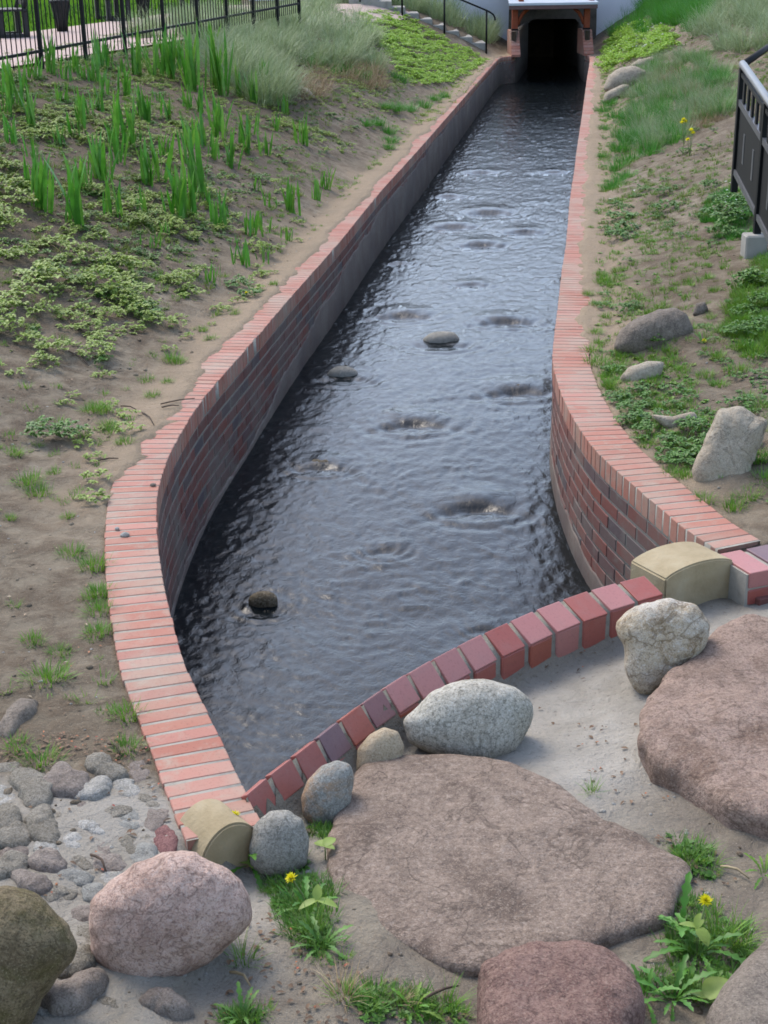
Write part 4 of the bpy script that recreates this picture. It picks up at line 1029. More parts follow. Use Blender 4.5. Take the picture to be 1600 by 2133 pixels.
def rosette(n, L, W, el=(.1, .9), up=0.0, droop=.35, spread=.0):
    a = np.arange(n) * 2.4 + U(-.3, .3, n); e = U(el[0], el[1], n)
    P = np.stack([spread * np.cos(a), spread * np.sin(a), U(0, up + 1e-6, n)], 1)
    return leaves(P, a, e, L * U(.6, 1.15, n), W * U(.7, 1.2, n), .35, droop)
def weed_parts(h, sc, n, lf=.36):
    """a low bushy weed: several sprigs each carrying groups of leaflets"""
    parts = []
    for k in range(n):
        a = R_.uniform(0, 6.28); r = sc * math.sqrt(R_.uniform(0, 1)); z = h * R_.uniform(.3, 1) * (1 - .5 * r / sc)
        V, Q, T = rosette(6, sc * lf, sc * lf * .7, (-.1, .9), .01, .4)
        parts.append((V + np.array([r * math.cos(a), r * math.sin(a), z]), Q, T))
    return parts
WEED = [mesh('weed', *join(weed_parts(.055, .075, 13))) for _ in range(5)]
WEEDB = [mesh('weed', *join(weed_parts(.11, .12, 34, .27))) for _ in range(4)]
SPRIG = [mesh('sprig', *join([rosette(7, .035, .018)])) for _ in range(4)]
TUFT = [tuft_mesh('grass_tuft', 130, .075, .0042, .06, 1.1) for _ in range(5)]
TUFTS = [tuft_mesh('grass_tuft', 34, .055, .004, .035, 1.0) for _ in range(4)]
LUSH = [tuft_mesh('lush_tuft', 260, .22, .006, .17, .9, .9) for _ in range(4)]
def inst(name, me, mat, p, sc=1.0, rz=None, parent=None, dz=0.0):
    key = me.name + '|' + mat.name
    if key not in _CACHE:
        c = me.copy(); c.materials.clear(); c.materials.append(mat); _CACHE[key] = c
    o = obj(name, _CACHE[key], None, parent, (p[0], p[1], p[2] + dz), (0, 0, random.uniform(0, 6.28) if rz is None else rz)); o.scale = (sc, sc, sc * random.uniform(.85, 1.15)); return o
_CACHE = {}
def scatter(name, me_list, mat, pts, scl, knd='stuff'):
    """many small plants of one sort, joined into a single mass"""
    parts = []
    base = [(np.array([v.co[:] for v in m_.vertices]), [list(p.vertices) for p in m_.polygons]) for m_ in me_list]
    base = [(v, {k: np.array([f for f in fs if len(f) == k]) for k in {len(f) for f in fs}}) for v, fs in base]
    for p, s_c in zip(pts, scl):
        v, fs = base[R_.integers(len(base))]; a = R_.uniform(0, 6.28); c_, s2 = math.cos(a), math.sin(a)
        q = v * s_c; q = np.stack([q[:, 0] * c_ - q[:, 1] * s2, q[:, 0] * s2 + q[:, 1] * c_, q[:, 2]], 1) + np.asarray(p)
        parts.append((q, *fs.values()))
    o = obj(name, mesh(name, *join(parts)), mat); return kind(o, knd)
def rank_text(i, n, what):
    if i == 0: return 'leftmost ' + what
    if i == n - 1: return 'rightmost ' + what
    return ORD[i] + ' from the left ' + what if i < 20 else None

# irises in rows down the left bank: px, py of the foot, height of the photo's tuft in pixels
IRIS = [(10,238,78),(40,228,105),(62,262,82),(72,164,58),(108,152,74),(138,168,48),(155,154,52),(178,168,36),(196,168,56),(212,142,72),(232,132,52),(250,150,40),(285,152,86),(300,128,50),(322,160,70),(343,152,92),(356,164,90),(372,150,70),(392,174,112),(406,188,112),(435,104,52),(455,188,112),(462,198,98),(497,202,72),(530,217,62),(548,190,60),(592,238,38),(22,300,60),(327,208,30),(290,243,64),(310,252,58),(184,248,68),(203,230,52),(165,268,68),(150,285,50),(245,332,70),(262,302,108),(236,300,50),(395,228,48),(394,342,100),(406,402,140),(422,308,68),(440,328,44),(458,272,82),(462,292,66),(481,347,78),(505,302,64),(518,322,72),(554,322,48),(308,382,88),(330,374,104),(348,330,50),(372,452,100),(390,450,96),(90,432,110),(75,392,84),(161,468,140),(172,396,70),(205,372,88),(238,452,104),(225,376,72),(302,447,54),(312,515,44),(342,492,30),(454,470,72),(468,452,50),(532,397,36),(558,434,34),(530,497,58),(544,480,52),(503,555,60),(545,548,38),(442,592,48),(612,442,72),(683,392,48),(662,417,44),(632,302,58),(126,300,40),(60,330,46),(280,300,46),(132,215,44),(262,200,60),(420,240,54),(350,250,52),(212,200,50),(520,280,46),(575,270,34),(430,430,46),(600,500,34),(20,200,70)]
LEAFM = []
for k in range(6):
    ns = 5; L = 1.0
    V, F = blades(np.zeros((1, 3)), np.zeros(1), np.ones(1), np.array([.075]), np.array([.02 + .03 * (k % 3)]), np.array([.22 * k / 3]), ns)
    w = np.repeat(np.array([.75, 1.0, 1.08, .95, .62, .04]), 2)
    V[:, 1] = V[:, 1] / np.maximum(np.abs(V[:, 1]), 1e-6) * .5 * .066 * w
    LEAFM.append(mesh('leaf', V, F))
for m_ in LEAFM: m_.materials.append(M_iris)
rows = {}
items = []
for (x, y, h) in IRIS:
    p = ground_at(x, y); sc_ = FPX / ((p - CO) @ CW); items.append((x, y, p, h / sc_ * 1.2))
def iris_row(y): return 0 if y < 172 else 1 if y < 218 else 2 if y < 275 else 3 if y < 335 else 4 if y < 400 else 5 if y < 460 else 6
ROWT = ['iris tuft along the black fence', 'iris tuft, second row below the fence', 'iris tuft, third row below the fence', 'iris tuft, fourth row below the fence', 'iris tuft, fifth row below the fence', 'iris tuft, sixth row below the fence', 'iris tuft, lowest row near the coping']
for rw in range(7):
    g = sorted([q for q in items if iris_row(q[1]) == rw], key=lambda q: q[0])
    for i, (x, y, p, H) in enumerate(g):
        size = 'tall' if H > .52 else 'short' if H < .3 else 'green'
        t_ = thing('iris_tuft', f'{size} {rank_text(i, len(g), ROWT[rw])}', 'iris', p, 'young irises on the left bank', (0, 0, 0))
        nl = int(7 + 6 * min(1, H / .6)) + random.randint(-1, 2)
        for k in range(nl):
            a = random.uniform(0, 6.28); r = random.uniform(.0, .055 + .06 * H)
            o = obj('leaf', LEAFM[k % 6], None, t_, (r * math.cos(a) * 1.3, r * math.sin(a), -.02), (random.gauss(0, .10), random.gauss(0, .10), random.uniform(0, 6.28)))
            s2 = H * random.uniform(.55, 1.05); o.scale = (s2, s2 * random.uniform(.8, 1.3) * (.62 / max(.35, H)) ** .4, s2)

# leafy weeds and grass tufts one can pick out: px, py, size factor
def place_rank(lst, name, meshes, mat, group, cat, desc, zones, dz=0.0):
    """each plant of the list a thing of its own; zones: [(test, text)]"""
    it = []
    for e in lst:
        p = ground_at(e[0], e[1]); it.append((e[0], e[1], p, e[2]))
    for tst, text in zones:
        g = sorted([q for q in it if tst(q[0], q[1])], key=lambda q: q[0]); it = [q for q in it if not tst(q[0], q[1])]
        for i, (x, y, p, s_c) in enumerate(g):
            o = inst(name, meshes[(i * 7 + int(x)) % len(meshes)], mat, p, s_c, dz=dz)
            lab = f'{desc} {text}' if len(g) == 1 else f'{desc}, {rank_text(i, len(g), text)}'
            tag(o, lab, cat, group)
WL = [(20,405,1.5),(45,430,1.4),(8,480,1.3),(60,385,1.0),(25,352,1.0),(10,455,1.2),(120,515,1.2),(145,548,1.1),(85,590,1.7),(105,582,1.2),(60,625,1.4),(15,640,1.1),(8,690,1.3),(20,662,1.2),(95,655,.9),(110,740,1.1),(90,765,.9),(205,745,1.0),(212,720,.9),(150,665,.9),(200,500,1.0),(180,525,.9),(220,555,1.1),(250,568,1.4),(210,600,1.3),(245,625,1.3),(275,622,1.4),(290,665,1.1),(300,645,1.0),(330,680,1.0),(255,640,1.1),(230,662,.8),(265,590,.9),(300,560,.8),(285,470,1.0),(270,440,.9),(185,400,.9),(205,410,.9),(165,240,1.0),(110,290,1.3),(135,262,1.1),(95,270,1.1),(60,292,1.0),(190,300,1.0),(330,300,.9),(350,345,.9),(380,330,.8),(350,470,.9),(365,485,.9),(430,405,.9),(410,470,.8),(465,480,.8),(535,520,1.0),(550,535,.9),(380,585,1.0),(372,600,1.0),(390,615,1.1),(355,590,.8),(160,455,.9),(100,505,.8),(280,420,.8),(310,410,.8),(340,232,.8),(150,480,.8),(48,540,1.0),(10,540,1.1),(130,610,.8),(170,600,.9),(58,715,.8),(185,690,.8)]
place_rank(WL, 'weed', WEEDB, M_weed, 'leafy weeds on the left bank', 'weed', 'pale green leafy weed', [
    (lambda x, y: y < 350, 'among the upper irises'), (lambda x, y: y < 440, 'between the lower irises'), (lambda x, y: y < 520, 'just below the irises'),
    (lambda x, y: y < 590, 'in the upper weed band below the irises'), (lambda x, y: y < 645, 'in the middle weed band below the irises'), (lambda x, y: True, 'in the lowest weed band below the irises')])
WD = [(495,600,1.0),(520,622,.8),(300,655,1.1),(95,918,1.0),(148,920,.9),(1490,455,1.3),(1530,440,1.6),(1515,470,1.3),(1545,462,1.5),(1505,490,1.2),(1295,455,1.3),(1300,480,1.3),(1285,500,1.1),(1385,440,1.2),(1380,408,.9),(1425,320,.8),(1365,728,.9),(1385,715,.8),(1300,650,.9),(1320,640,.9),(1440,905,1.1),(1420,945,1.2),(1450,965,1.2),(1395,930,1.0),(1410,968,1.0),(1470,930,1.0),(1290,840,1.0),(1310,865,1.0),(1330,885,1.1),(1345,905,.9),(1300,885,.8),(1560,705,1.3),(1530,700,1.2),(1585,690,1.4),(1590,640,1.3),(1555,655,1.2),(1580,590,1.4),(1545,600,1.0),(1480,395,.9),(1500,420,.9)]
WD = [(x, y, c_ * (.72 if x > 1200 and y > 600 else 1)) for x, y, c_ in WD]
place_rank(WD, 'weed', WEEDB, M_weedd, 'darker weeds', 'weed', 'dark green weed', [
    (lambda x, y: x < 700 and y < 700, 'near the left coping'), (lambda x, y: x < 700, 'on bare soil left of the coping'), (lambda x, y: x > 1470 and y < 500, 'at the foot of the panel railing'),
    (lambda x, y: y < 520, 'on the upper part of the right bank'), (lambda x, y: x > 1500, 'below the concrete footing'), (lambda x, y: y < 740, 'around the grey boulder'), (lambda x, y: x < 1360, 'beside the bend of the right coping'), (lambda x, y: True, 'by the upright slab')])
GL = [(150,1155,.9),(195,1182,1.0),(208,1275,.9),(205,1320,.9),(98,1420,1.2),(262,1492,.9),(125,1357,.7),(68,1338,.7),(60,1010,1.1),(82,1030,1.0),(190,862,1.0),(208,862,1.1),(222,890,.9),(232,903,.9),(262,930,.8),(355,752,1.1),(372,760,.9),(305,792,.8),(350,803,.6),(318,832,.7),(440,712,.7),(210,750,.7),(30,945,.8),(215,1235,.9),(200,1238,.8),(268,1562,.8),(110,990,.5),(142,1080,.5),(20,1080,.5),(420,690,.7),(450,655,.6),(570,600,.6),(540,612,.6),(490,660,.6),(85,1590,1.0),(40,1560,.7)]
place_rank(GL, 'grass_tuft', TUFT, M_grass, 'grass tufts on the left bank', 'grass tuft', 'small tuft of grass', [
    (lambda x, y: y < 770, 'by the straight left coping'), (lambda x, y: y < 870, 'on the soil left of the two twigs'), (lambda x, y: y < 1060, 'on bare soil by the left bend'), (lambda x, y: y < 1210, 'by the left coping bend'),
    (lambda x, y: y < 1300, 'close to the near coping'), (lambda x, y: y < 1450, 'on bare soil near the coping'), (lambda x, y: True, 'just above the cobbles')])
GR = [(1258,590,1.1),(1248,578,.9),(1285,565,.7),(1240,760,1.1),(1232,735,1.0),(1275,775,1.2),(1290,745,1.0),(1275,810,1.1),(1260,790,1.0),(1390,690,1.0),(1350,655,.8),(1420,668,.9),(1440,690,.8),(1480,660,.7),(1400,735,.8),(1470,780,1.0),(1440,800,.8),(1500,800,.9),(1540,770,1.1),(1570,745,1.1),(1500,745,.9),(1350,820,.8),(1380,850,.8),(1340,845,.8),(1420,850,.7),(1560,830,.9),(1590,850,.9),(1400,990,.9),(1430,1000,.8),(1470,1045,.8),(1530,1060,.9),(1560,1040,1.0),(1590,1010,1.1),(1580,960,1.1),(1240,640,.8),(1225,620,.7),(1262,665,.7),(1240,700,.8),(1230,480,.5),(1290,530,.6),(1340,520,.6),(1400,600,.6),(1490,600,.8),(1250,430,.6)]
place_rank(GR, 'grass_tuft', TUFT, M_grass, 'grass tufts on the right bank', 'grass tuft', 'small tuft of grass', [
    (lambda x, y: y < 610, 'on the slope by the railing'), (lambda x, y: y < 670, 'above the grey boulder'), (lambda x, y: y < 742, 'beside the grey boulder'), (lambda x, y: y < 790, 'beside the pale flat stone'), (lambda x, y: y < 870, 'above the upright slab'), (lambda x, y: True, 'around the upright slab')])
# two dense green tufts by the left coping and the strip of lush grass on the right
for lab, L in (('long dense cushion of dark green grass by the far left coping', [(800,225,.75),(825,232,.85),(852,232,.85),(880,222,.8),(905,212,.75),(925,205,.6)]),
               ('curved cushion of dark green grass nearer than the long one by the left coping', [(762,262,.5),(785,262,.7),(805,275,.75),(812,295,.7),(808,312,.5)])):
    t_ = thing('grass_cushion', lab, 'grass tuft', ground_at(L[0][0], L[0][1]))
    for (x, y, s_c) in L:
        p = ground_at(x, y); o = inst('clump', LUSH[int(x) % 4], M_lush, p - np.array(t_.location), s_c * 1.15, parent=t_)
LR = [(1255,235,.8),(1275,222,.9),(1290,248,1.1),(1312,262,1.1),(1300,285,1.1),(1318,300,1.0),(1295,318,1.0),(1310,335,1.0),(1290,352,.9),(1302,370,.8),(1282,385,.7),(1262,270,.6),(1258,330,.5),(1270,395,.6)]
place_rank(LR, 'lush_grass', LUSH, M_lush, 'strip of lush grass along the right coping', 'grass tuft', 'dense green grass clump', [
    (lambda x, y: y < 255, 'below the far boulders'), (lambda x, y: y < 325, 'midway down the strip'), (lambda x, y: True, 'at the strip\'s lower end')])

# masses nobody could count --------------------------------------------------
def region(poly, n, jitter=True):
    poly = np.array(poly, float); lo, hi = poly.min(0), poly.max(0); out = []
    while len(out) < n:
        q = R_.uniform(lo, hi); c_ = False; j = len(poly) - 1
        for i in range(len(poly)):
            if (poly[i, 1] > q[1]) != (poly[j, 1] > q[1]) and q[0] < (poly[j, 0] - poly[i, 0]) * (q[1] - poly[i, 1]) / (poly[j, 1] - poly[i, 1] + 1e-9) + poly[i, 0]: c_ = not c_
            j = i
        if c_: out.append(q)
    return out
def world_region(n, f):
    out = []
    while len(out) < n:
        x, y = f(); out.append(np.array([x, y, float(G(x, y))]))
    return out
def fount(n_cl, pts, n_bl, L, W, spread, lean, curve, dead=0.0):
    """arching clumps of ornamental grass"""
    P = []; A = []; LL = []; LE = []; CV = []
    for p in pts:
        n = int(n_bl * R_.uniform(.7, 1.2)); a = U(0, 6.28, n); r = spread * np.sqrt(U(0, 1, n)); l = L * R_.uniform(.75, 1.15)
        P.append(np.stack([p[0] + r * np.cos(a), p[1] + r * np.sin(a), np.full(n, p[2] - .02)], 1)); A.append(a + U(-.5, .5, n)); LL.append(l * U(.5, 1.1, n)); LE.append(lean * U(0, 1, n) * (.3 + r / spread)); CV.append(curve * U(.3, 1.2, n))
    P = np.vstack(P); A = np.concatenate(A); LL = np.concatenate(LL)
    return blades(P, A, LL, W * U(.6, 1.2, len(P)), np.concatenate(LE), np.concatenate(CV), 4)
mound = [ground_at(*q) for q in region([(440,150),(470,60),(560,30),(680,20),(745,45),(790,105),(790,150),(720,140),(640,150),(600,190),(600,235),(540,225),(500,190),(460,170)], 150)]
mound += [np.array([x, y, float(G(x, y))]) for x, y in zip(U(-4.0, -1.6, 60), U(22.5, 33, 60)) if x < xLo(y) - 2.9]
kind(obj('ornamental_grass', mesh('ornamental_grass', *fount(0, mound, 170, .58, .009, .20, .8, 1.3)), M_blue), 'stuff')
kind(obj('dead_grass', mesh('dead_grass', *fount(0, [ground_at(*q) for q in region([(600,190),(640,150),(720,140),(800,150),(815,170),(760,190),(700,175),(640,215)], 36)], 90, .34, .006, .18, 1.3, 1.2)), M_straw), 'stuff')
kind(obj('dark_grass', mesh('dark_grass', *fount(0, [ground_at(*q) for q in [(615,130),(640,140),(690,155),(715,150),(735,160),(755,165),(820,160),(835,168),(660,135),(600,120)]], 150, .24, .007, .15, .9, .8)), M_lush), 'stuff')
# bright ground cover by the steps
pts = [ground_at(*q) for q in region([(745,30),(820,22),(880,55),(930,85),(985,110),(1010,130),(985,150),(930,175),(880,180),(840,165),(800,110),(765,70)], 900)]
scatter('bright_ground_cover', WEED, M_bright, pts, U(.9, 1.8, len(pts)))
pts = [ground_at(*q) for q in region([(1000,118),(1030,122),(985,180),(900,260),(850,250),(930,180)], 120)]
scatter('thin_verge', SPRIG + TUFTS, M_weed, pts, U(.8, 1.8, len(pts)))
# blue grass behind the steps and along the house
pts = [np.array([x, y, float(G(x, y)) + z]) for x, y, z in zip(U(-1.5, 3.3, 90), U(39.6, 42.6, 90), 0 * U(0, 1, 90))]
kind(obj('tall_grass', mesh('tall_grass', *fount(0, pts, 120, .75, .010, .25, .7, .9)), M_blue), 'stuff')
# right bank: tall green grass, blue grass, white flowered weeds, fescue
pts = [ground_at(*q) for q in region([(1250,60),(1300,10),(1360,-30),(1500,-60),(1480,30),(1440,70),(1390,60),(1330,20),(1290,40)], 120)] + world_region(60, lambda: (R_.uniform(6.2, 9.5), R_.uniform(33, 42)))
kind(obj('green_grass', mesh('green_grass', *fount(0, pts, 130, .50, .009, .22, .7, .7)), M_lush), 'stuff')
pts = [ground_at(*q) for q in region([(1440,60),(1500,0),(1640,-40),(1680,90),(1600,110),(1540,110),(1470,100)], 46)] + world_region(40, lambda: (R_.uniform(6.3, 8.5), R_.uniform(19, 33)))
kind(obj('blue_grass_mound', mesh('blue_grass_mound', *fount(0, pts, 190, .62, .008, .2, .9, 1.4)), M_blue), 'stuff')
pts = [ground_at(*q) for q in region([(1320,150),(1400,110),(1480,120),(1530,160),(1530,230),(1470,250),(1400,300),(1350,330),(1320,300),(1320,240),(1300,190)], 200)]
kind(obj('fescue', mesh('fescue', *fount(0, pts[:120], 150, .28, .006, .14, 1.0, .7)), M_blue), 'stuff')
kind(obj('fescue_green', mesh('fescue_green', *fount(0, pts[120:], 140, .26, .006, .14, 1.0, .7)), M_lush), 'stuff')
pts = [ground_at(*q) for q in region([(1380,150),(1460,140),(1530,190),(1520,245),(1440,270),(1400,230)], 34)]
kind(obj('dry_fescue', mesh('dry_fescue', *fount(0, pts, 110, .22, .005, .16, 1.2, .9)), M_straw), 'stuff')
pts = [ground_at(*q) for q in region([(1250,140),(1262,100),(1300,60),(1350,40),(1400,70),(1410,100),(1360,120),(1300,135),(1265,155)], 230)]
scatter('leafy_ground_cover', WEEDB, M_bright, pts, U(.9, 1.7, len(pts)))
pts = [ground_at(*q) + np.array([0, 0, .16]) for q in region([(1262,120),(1300,60),(1350,45),(1405,80),(1370,110),(1300,130)], 110)]
scatter('white_blossom', SPRIG, M_whitep, pts, U(.6, 1.2, len(pts)))
# undergrowth scattered over both banks
def bank_pts(n, side, f):
    out = []; got = 0
    while got < n:
        y = np.exp(U(math.log(4.4), math.log(36), 4000)); d = U(.05, 5.5, 4000)
        x = (xLo(y) - d) if side < 0 else (xRo(y) + d)
        k = U(0, 1, 4000) < f(x, y, d); x, y = x[k], y[k]
        out.append(np.stack([x, y, G(x, y)], 1)); got += len(x)
    return list(np.vstack(out)[:n])
dn = lambda x, y, s: sstep(-.15, .5, fbm(x * 1.1, y * .8, s=s))
fl = lambda x, y, d: (.05 + dn(x, y, 51)) * (.12 + .88 * sstep(.4, 1.6, d)) * (.15 + .85 * sstep(6.2, 9.5, y)) * np.where(d < 4.2, 1, .5)
fu = lambda x, y, d: (.25 + dn(x, y, 53)) * sstep(.3, 1.3, d) * sstep(8.0, 12.5, y) * .8
pts = bank_pts(3400, -1, fl); scatter('undergrowth', WEED, M_weed, pts, U(.45, 1.1, len(pts)))
pts = bank_pts(7500, -1, fu); scatter('low_green_cover', SPRIG + TUFTS + SPRIG, M_moss, pts, U(.6, 1.5, len(pts)))
pts = bank_pts(4200, 1, lambda x, y, d: (.12 + dn(x, y, 63)) * sstep(7, 10, y)); scatter('low_green_cover', SPRIG + TUFTS, M_moss, pts, U(.6, 1.4, len(pts)))
pts = bank_pts(2600, -1, fu); scatter('undergrowth', WEED + SPRIG, M_weedd, pts, U(.5, 1.1, len(pts)))
pts = bank_pts(3600, -1, lambda x, y, d: (.06 + .7 * dn(x, y, 55)) * (.25 + .75 * sstep(6, 12, y))); scatter('short_grass', TUFTS, M_grass, pts, U(.4, 1.1, len(pts)))
frr = lambda x, y, d: (.06 + dn(x, y, 57)) * .9
pts = bank_pts(1300, 1, frr); scatter('undergrowth', WEED + SPRIG, M_weedd, pts, U(.5, 1.1, len(pts)))
pts = bank_pts(3600, 1, lambda x, y, d: (.12 + dn(x, y, 59)) * np.where(d < .9, 1.0, .6)); scatter('short_grass', TUFTS, M_grass, pts, U(.5, 1.2, len(pts)))
pts = bank_pts(900, 1, lambda x, y, d: (.15 + dn(x, y, 67)) * (d < .55) * sstep(6.2, 7.5, y)); scatter('edge_grass', TUFTS + SPRIG, M_grass, pts, U(.5, 1.3, len(pts)))
pts = [ground_at(*q) for q in region([(1600,520),(1530,610),(1500,690),(1540,730),(1600,740),(1680,700),(1680,540)], 260)]
scatter('short_grass', TUFT, M_grass, pts, U(.6, 1.2, len(pts)))
pts = [ground_at(*q) for q in region([(1480,400),(1540,395),(1580,470),(1560,500),(1500,500),(1470,460)], 60)]
scatter('short_grass', TUFT, M_lush, pts, U(.6, 1.2, len(pts)))
# dry stalks and litter on the upper left bank
pts = bank_pts(1100, -1, lambda x, y, d: fl(x, y, d) * sstep(8, 11, y)); a_ = U(0, 6.28, len(pts))
kind(obj('dry_stalks', mesh('dry_stalks', *blades(np.array(pts), a_, U(.08, .25, len(pts)), np.full(len(pts), .006), U(.9, 1.5, len(pts)), U(-.2, .4, len(pts)))), M_straw), 'stuff')
V, Q, T = leaves(np.array(pts) + np.array([.05, .05, .004]), U(0, 6.28, len(pts)), U(-.1, .3, len(pts)), U(.03, .07, len(pts)), U(.02, .04, len(pts)), .4, .1)
kind(obj('dead_leaves', mesh('dead_leaves', *join([(V, Q, T)])), M_brown), 'stuff')
# lawn blades and pebbles
px_ = U(-14, -4.2, 5200); py_ = U(20, 41, 5200); k = px_ < path_far(py_) - .05
P = np.stack([px_, py_, G(px_, py_) + .03], 1)[k]
kind(obj('lawn_grass', mesh('lawn_grass', *blades(P, U(0, 6.28, len(P)), U(.06, .13, len(P)), np.full(len(P), .03), U(0, .6, len(P)), U(0, .6, len(P)), 2)), M_lawnb), 'stuff')
def pebble_mass(name, pts, s0, s1, mat):
    v, f = sphere_dirs(1); parts = []
    for p in pts:
        s_c = s0 * (s1 / s0) ** R_.uniform(0, 1) * np.array([R_.uniform(.8, 1.3), R_.uniform(.8, 1.3), R_.uniform(.4, .8)]); parts.append((v * s_c * (1 + .2 * R_.normal(size=(len(v), 1))) + np.asarray(p), f))
    return kind(obj(name, mesh(name, *join(parts), True), mat), 'stuff')
pb = bank_pts(1900, -1, lambda x, y, d: np.where(y < 16, 1, .1)) + bank_pts(900, 1, lambda x, y, d: np.where(y < 16, 1, .1))
pb += world_region(500, lambda: (R_.uniform(-1.8, 2.2), R_.uniform(2.6, 4.2)))
def ok_pt(p): return not (xLo(p[1]) - .03 < p[0] < xRo(p[1]) + .03 and p[1] > float(yarc(p[0])) - .1)
pb = [p for p in pb if ok_pt(p)]
pebble_mass('pebbles', pb[::2], .0025, .010, RK['cpale']); pebble_mass('soil_clods', pb[1::2], .004, .018, M_soil)
pts = np.array(bank_pts(900, -1, lambda x, y, d: np.where(y < 10, 1, .15)) + bank_pts(500, 1, lambda x, y, d: np.where(y < 12, 1, .1))); n = len(pts)
V, Q, T = leaves(pts + np.array([0, 0, .006]), U(0, 6.28, n), U(-.1, .4, n), U(.006, .022, n), U(.005, .013, n), .5, .2)
kind(obj('leaf_litter', mesh('leaf_litter', *join([(V, Q, T)])), M_litter), 'stuff')


# ------------------------------------------------------------------ dandelions, seedlings and tufts among the foreground rocks
def toothed_leaf(name, L, W, n=7, droop=.35):
    V = []; F = []
    for i in range(2 * n + 1):
        t_ = i / (2 * n); w = W * .5 * (t_ ** .7) * (1 if i % 2 else .42) * (1.15 - .25 * t_) if t_ < .9 else W * .5 * (1 - t_) * 5
        if i == 2 * n: w = .001
        x = L * t_; z = L * (.55 * t_ - (droop + .3) * t_ * t_)
        V += [(x + (.10 * L / n if i % 2 else 0), -w, z + w * .25), (x, 0, z), (x + (.10 * L / n if i % 2 else 0), w, z + w * .25)]
    for i in range(2 * n): F += [(3 * i, 3 * i + 1, 3 * i + 4, 3 * i + 3), (3 * i + 1, 3 * i + 2, 3 * i + 5, 3 * i + 4)]
    return mesh(name, np.array(V), np.array(F), True)
def broad_leaf(name, L, W, droop=.25):
    V = []; F = []; n = 8
    for i in range(n + 1):
        t_ = i / n; w = W * .5 * max(.02, math.sin(math.pi * min(1, t_ * .92 + .10)) ** .7) if i < n else .002
        if i == 0: w = W * .22
        z = -droop * L * t_ * t_ + .12 * L * t_
        V += [(L * t_ + (.008 * (i % 2)), -w, z + w * .3), (L * t_, 0, z), (L * t_ + (.008 * (i % 2)), w, z + w * .3)]
    for i in range(n): F += [(3 * i, 3 * i + 1, 3 * i + 4, 3 * i + 3), (3 * i + 1, 3 * i + 2, 3 * i + 5, 3 * i + 4)]
    return mesh(name, np.array(V), np.array(F), True)
def flower_mesh(r):
    n = 46; a = np.arange(n) * 2.399; el = 1.35 * (1 - np.arange(n) / n) + .08
    return mesh('flower_head', *join([leaves(np.zeros((n, 3)), a, el, r * U(.85, 1.1, n), np.full(n, r * .28), .1, .1)]))
TL = [toothed_leaf('leaf', 1.0, .24, 5 + k, .25 + .1 * k) for k in range(3)]
BL = [broad_leaf('leaf', 1.0, .8), broad_leaf('leaf', 1.0, .62), broad_leaf('leaf', 1.0, .45)]
FLW = flower_mesh(.022); FLW.materials.append(M_yellow)
def withmat(me, mat):
    key = me.name + '|' + mat.name
    if key not in _CACHE:
        c = me.copy(); c.materials.clear(); c.materials.append(mat); _CACHE[key] = c
    return _CACHE[key]
def add_leaf(par, me, mat, p, L, az, pitch=0.0, roll=0.0):
    o = obj('leaf', withmat(me, mat), None, par, p, (roll, -pitch, az)); o.scale = (L, L, L); return o
def lift(px, py, dz): p = ground_at(px, py); p[2] += dz; return p
def dandelion(label, px, py, nleaf, L, flowers=(), mat=None, dz=.0, az0=None):
    """flowers: photo spots of the flower heads"""
    p = lift(px, py, dz); sc_ = FPX / ((p - CO) @ CW)
    d = thing('dandelion', label, 'dandelion', p)
    for k in range(nleaf):
        a = k * 2.4 + random.uniform(-.3, .3)
        add_leaf(d, TL[k % 3], mat or M_dand, (.008 * math.cos(a), .008 * math.sin(a), .0), L * random.uniform(.45, .95), a, random.uniform(-.1, .95))
    for (fx, fy) in flowers:
        q = CO + ray(fx, fy) * ((p - CO) @ CW + .01); top = q - p
        P = [(0, 0, 0), (top[0] * .3, top[1] * .3 + .01, top[2] * .45), (top[0] * .75, top[1] * .75, top[2] * .85), tuple(top)]
        st_ = obj('stem', tube('stem', P, .0028, 5), M_stem, d)
        o = obj('flower_head', FLW, None, st_, tuple(top), (-.45, random.uniform(-.3, .3), random.uniform(0, 6)))
        obj('calyx', tube('calyx', [(top[0], top[1], top[2] - .012), (top[0], top[1], top[2] + .003)], [.004, .009], 6), M_stem, st_)
    return d
dandelion('dandelion with one yellow flower in front of the left sandstone block', 520, 1806, 12, .17, [(491,1700)], dz=.01)
dandelion('dandelion with one yellow flower left of the huge slab, below the round grey stone', 640, 1893, 12, .14, [(608,1830)], dz=.0)
dandelion('dandelion with a tall yellow flower at the right corner of the huge slab', 1452, 1985, 14, .18, [(1470,1876)], dz=.0)
dandelion('leafy dandelion without flower against the right end of the huge slab', 1418, 1945, 8, .19, [], dz=.0)
dandelion('small yellow dandelion by itself on the soil of the right bank', 1462, 722, 7, .10, [(1466,711)])
dandelion('small yellow dandelion by the left coping below the irises', 505, 622, 8, .13, [(514,611)])
dandelion('dandelion rosette at the right edge beside the reddish slab', 1592, 1826, 12, .10, [], M_grass)
dandelion('jagged rosette in the bottom right corner in front of the slab', 1400, 2090, 16, .15, [])
dandelion('jagged dark rosette left of the bottom right corner plants', 1345, 2085, 10, .13, [])
dandelion('low rosette at the bottom edge below the pink boulder', 505, 2122, 12, .10, [], M_weedd)
dandelion('bushy dark rosette beside the left edge of the huge slab', 672, 1975, 14, .11, [], M_weedd)
dandelion('low rosette left of the dark red rock at the bottom edge', 860, 2105, 14, .10, [], M_grass)
dandelion('small rosette right of the grey lichen stone', 738, 1640, 7, .075, [], M_dand, .03)
dandelion('little rosette between the lichen stone and the huge slab', 700, 1722, 9, .085, [], M_dand)
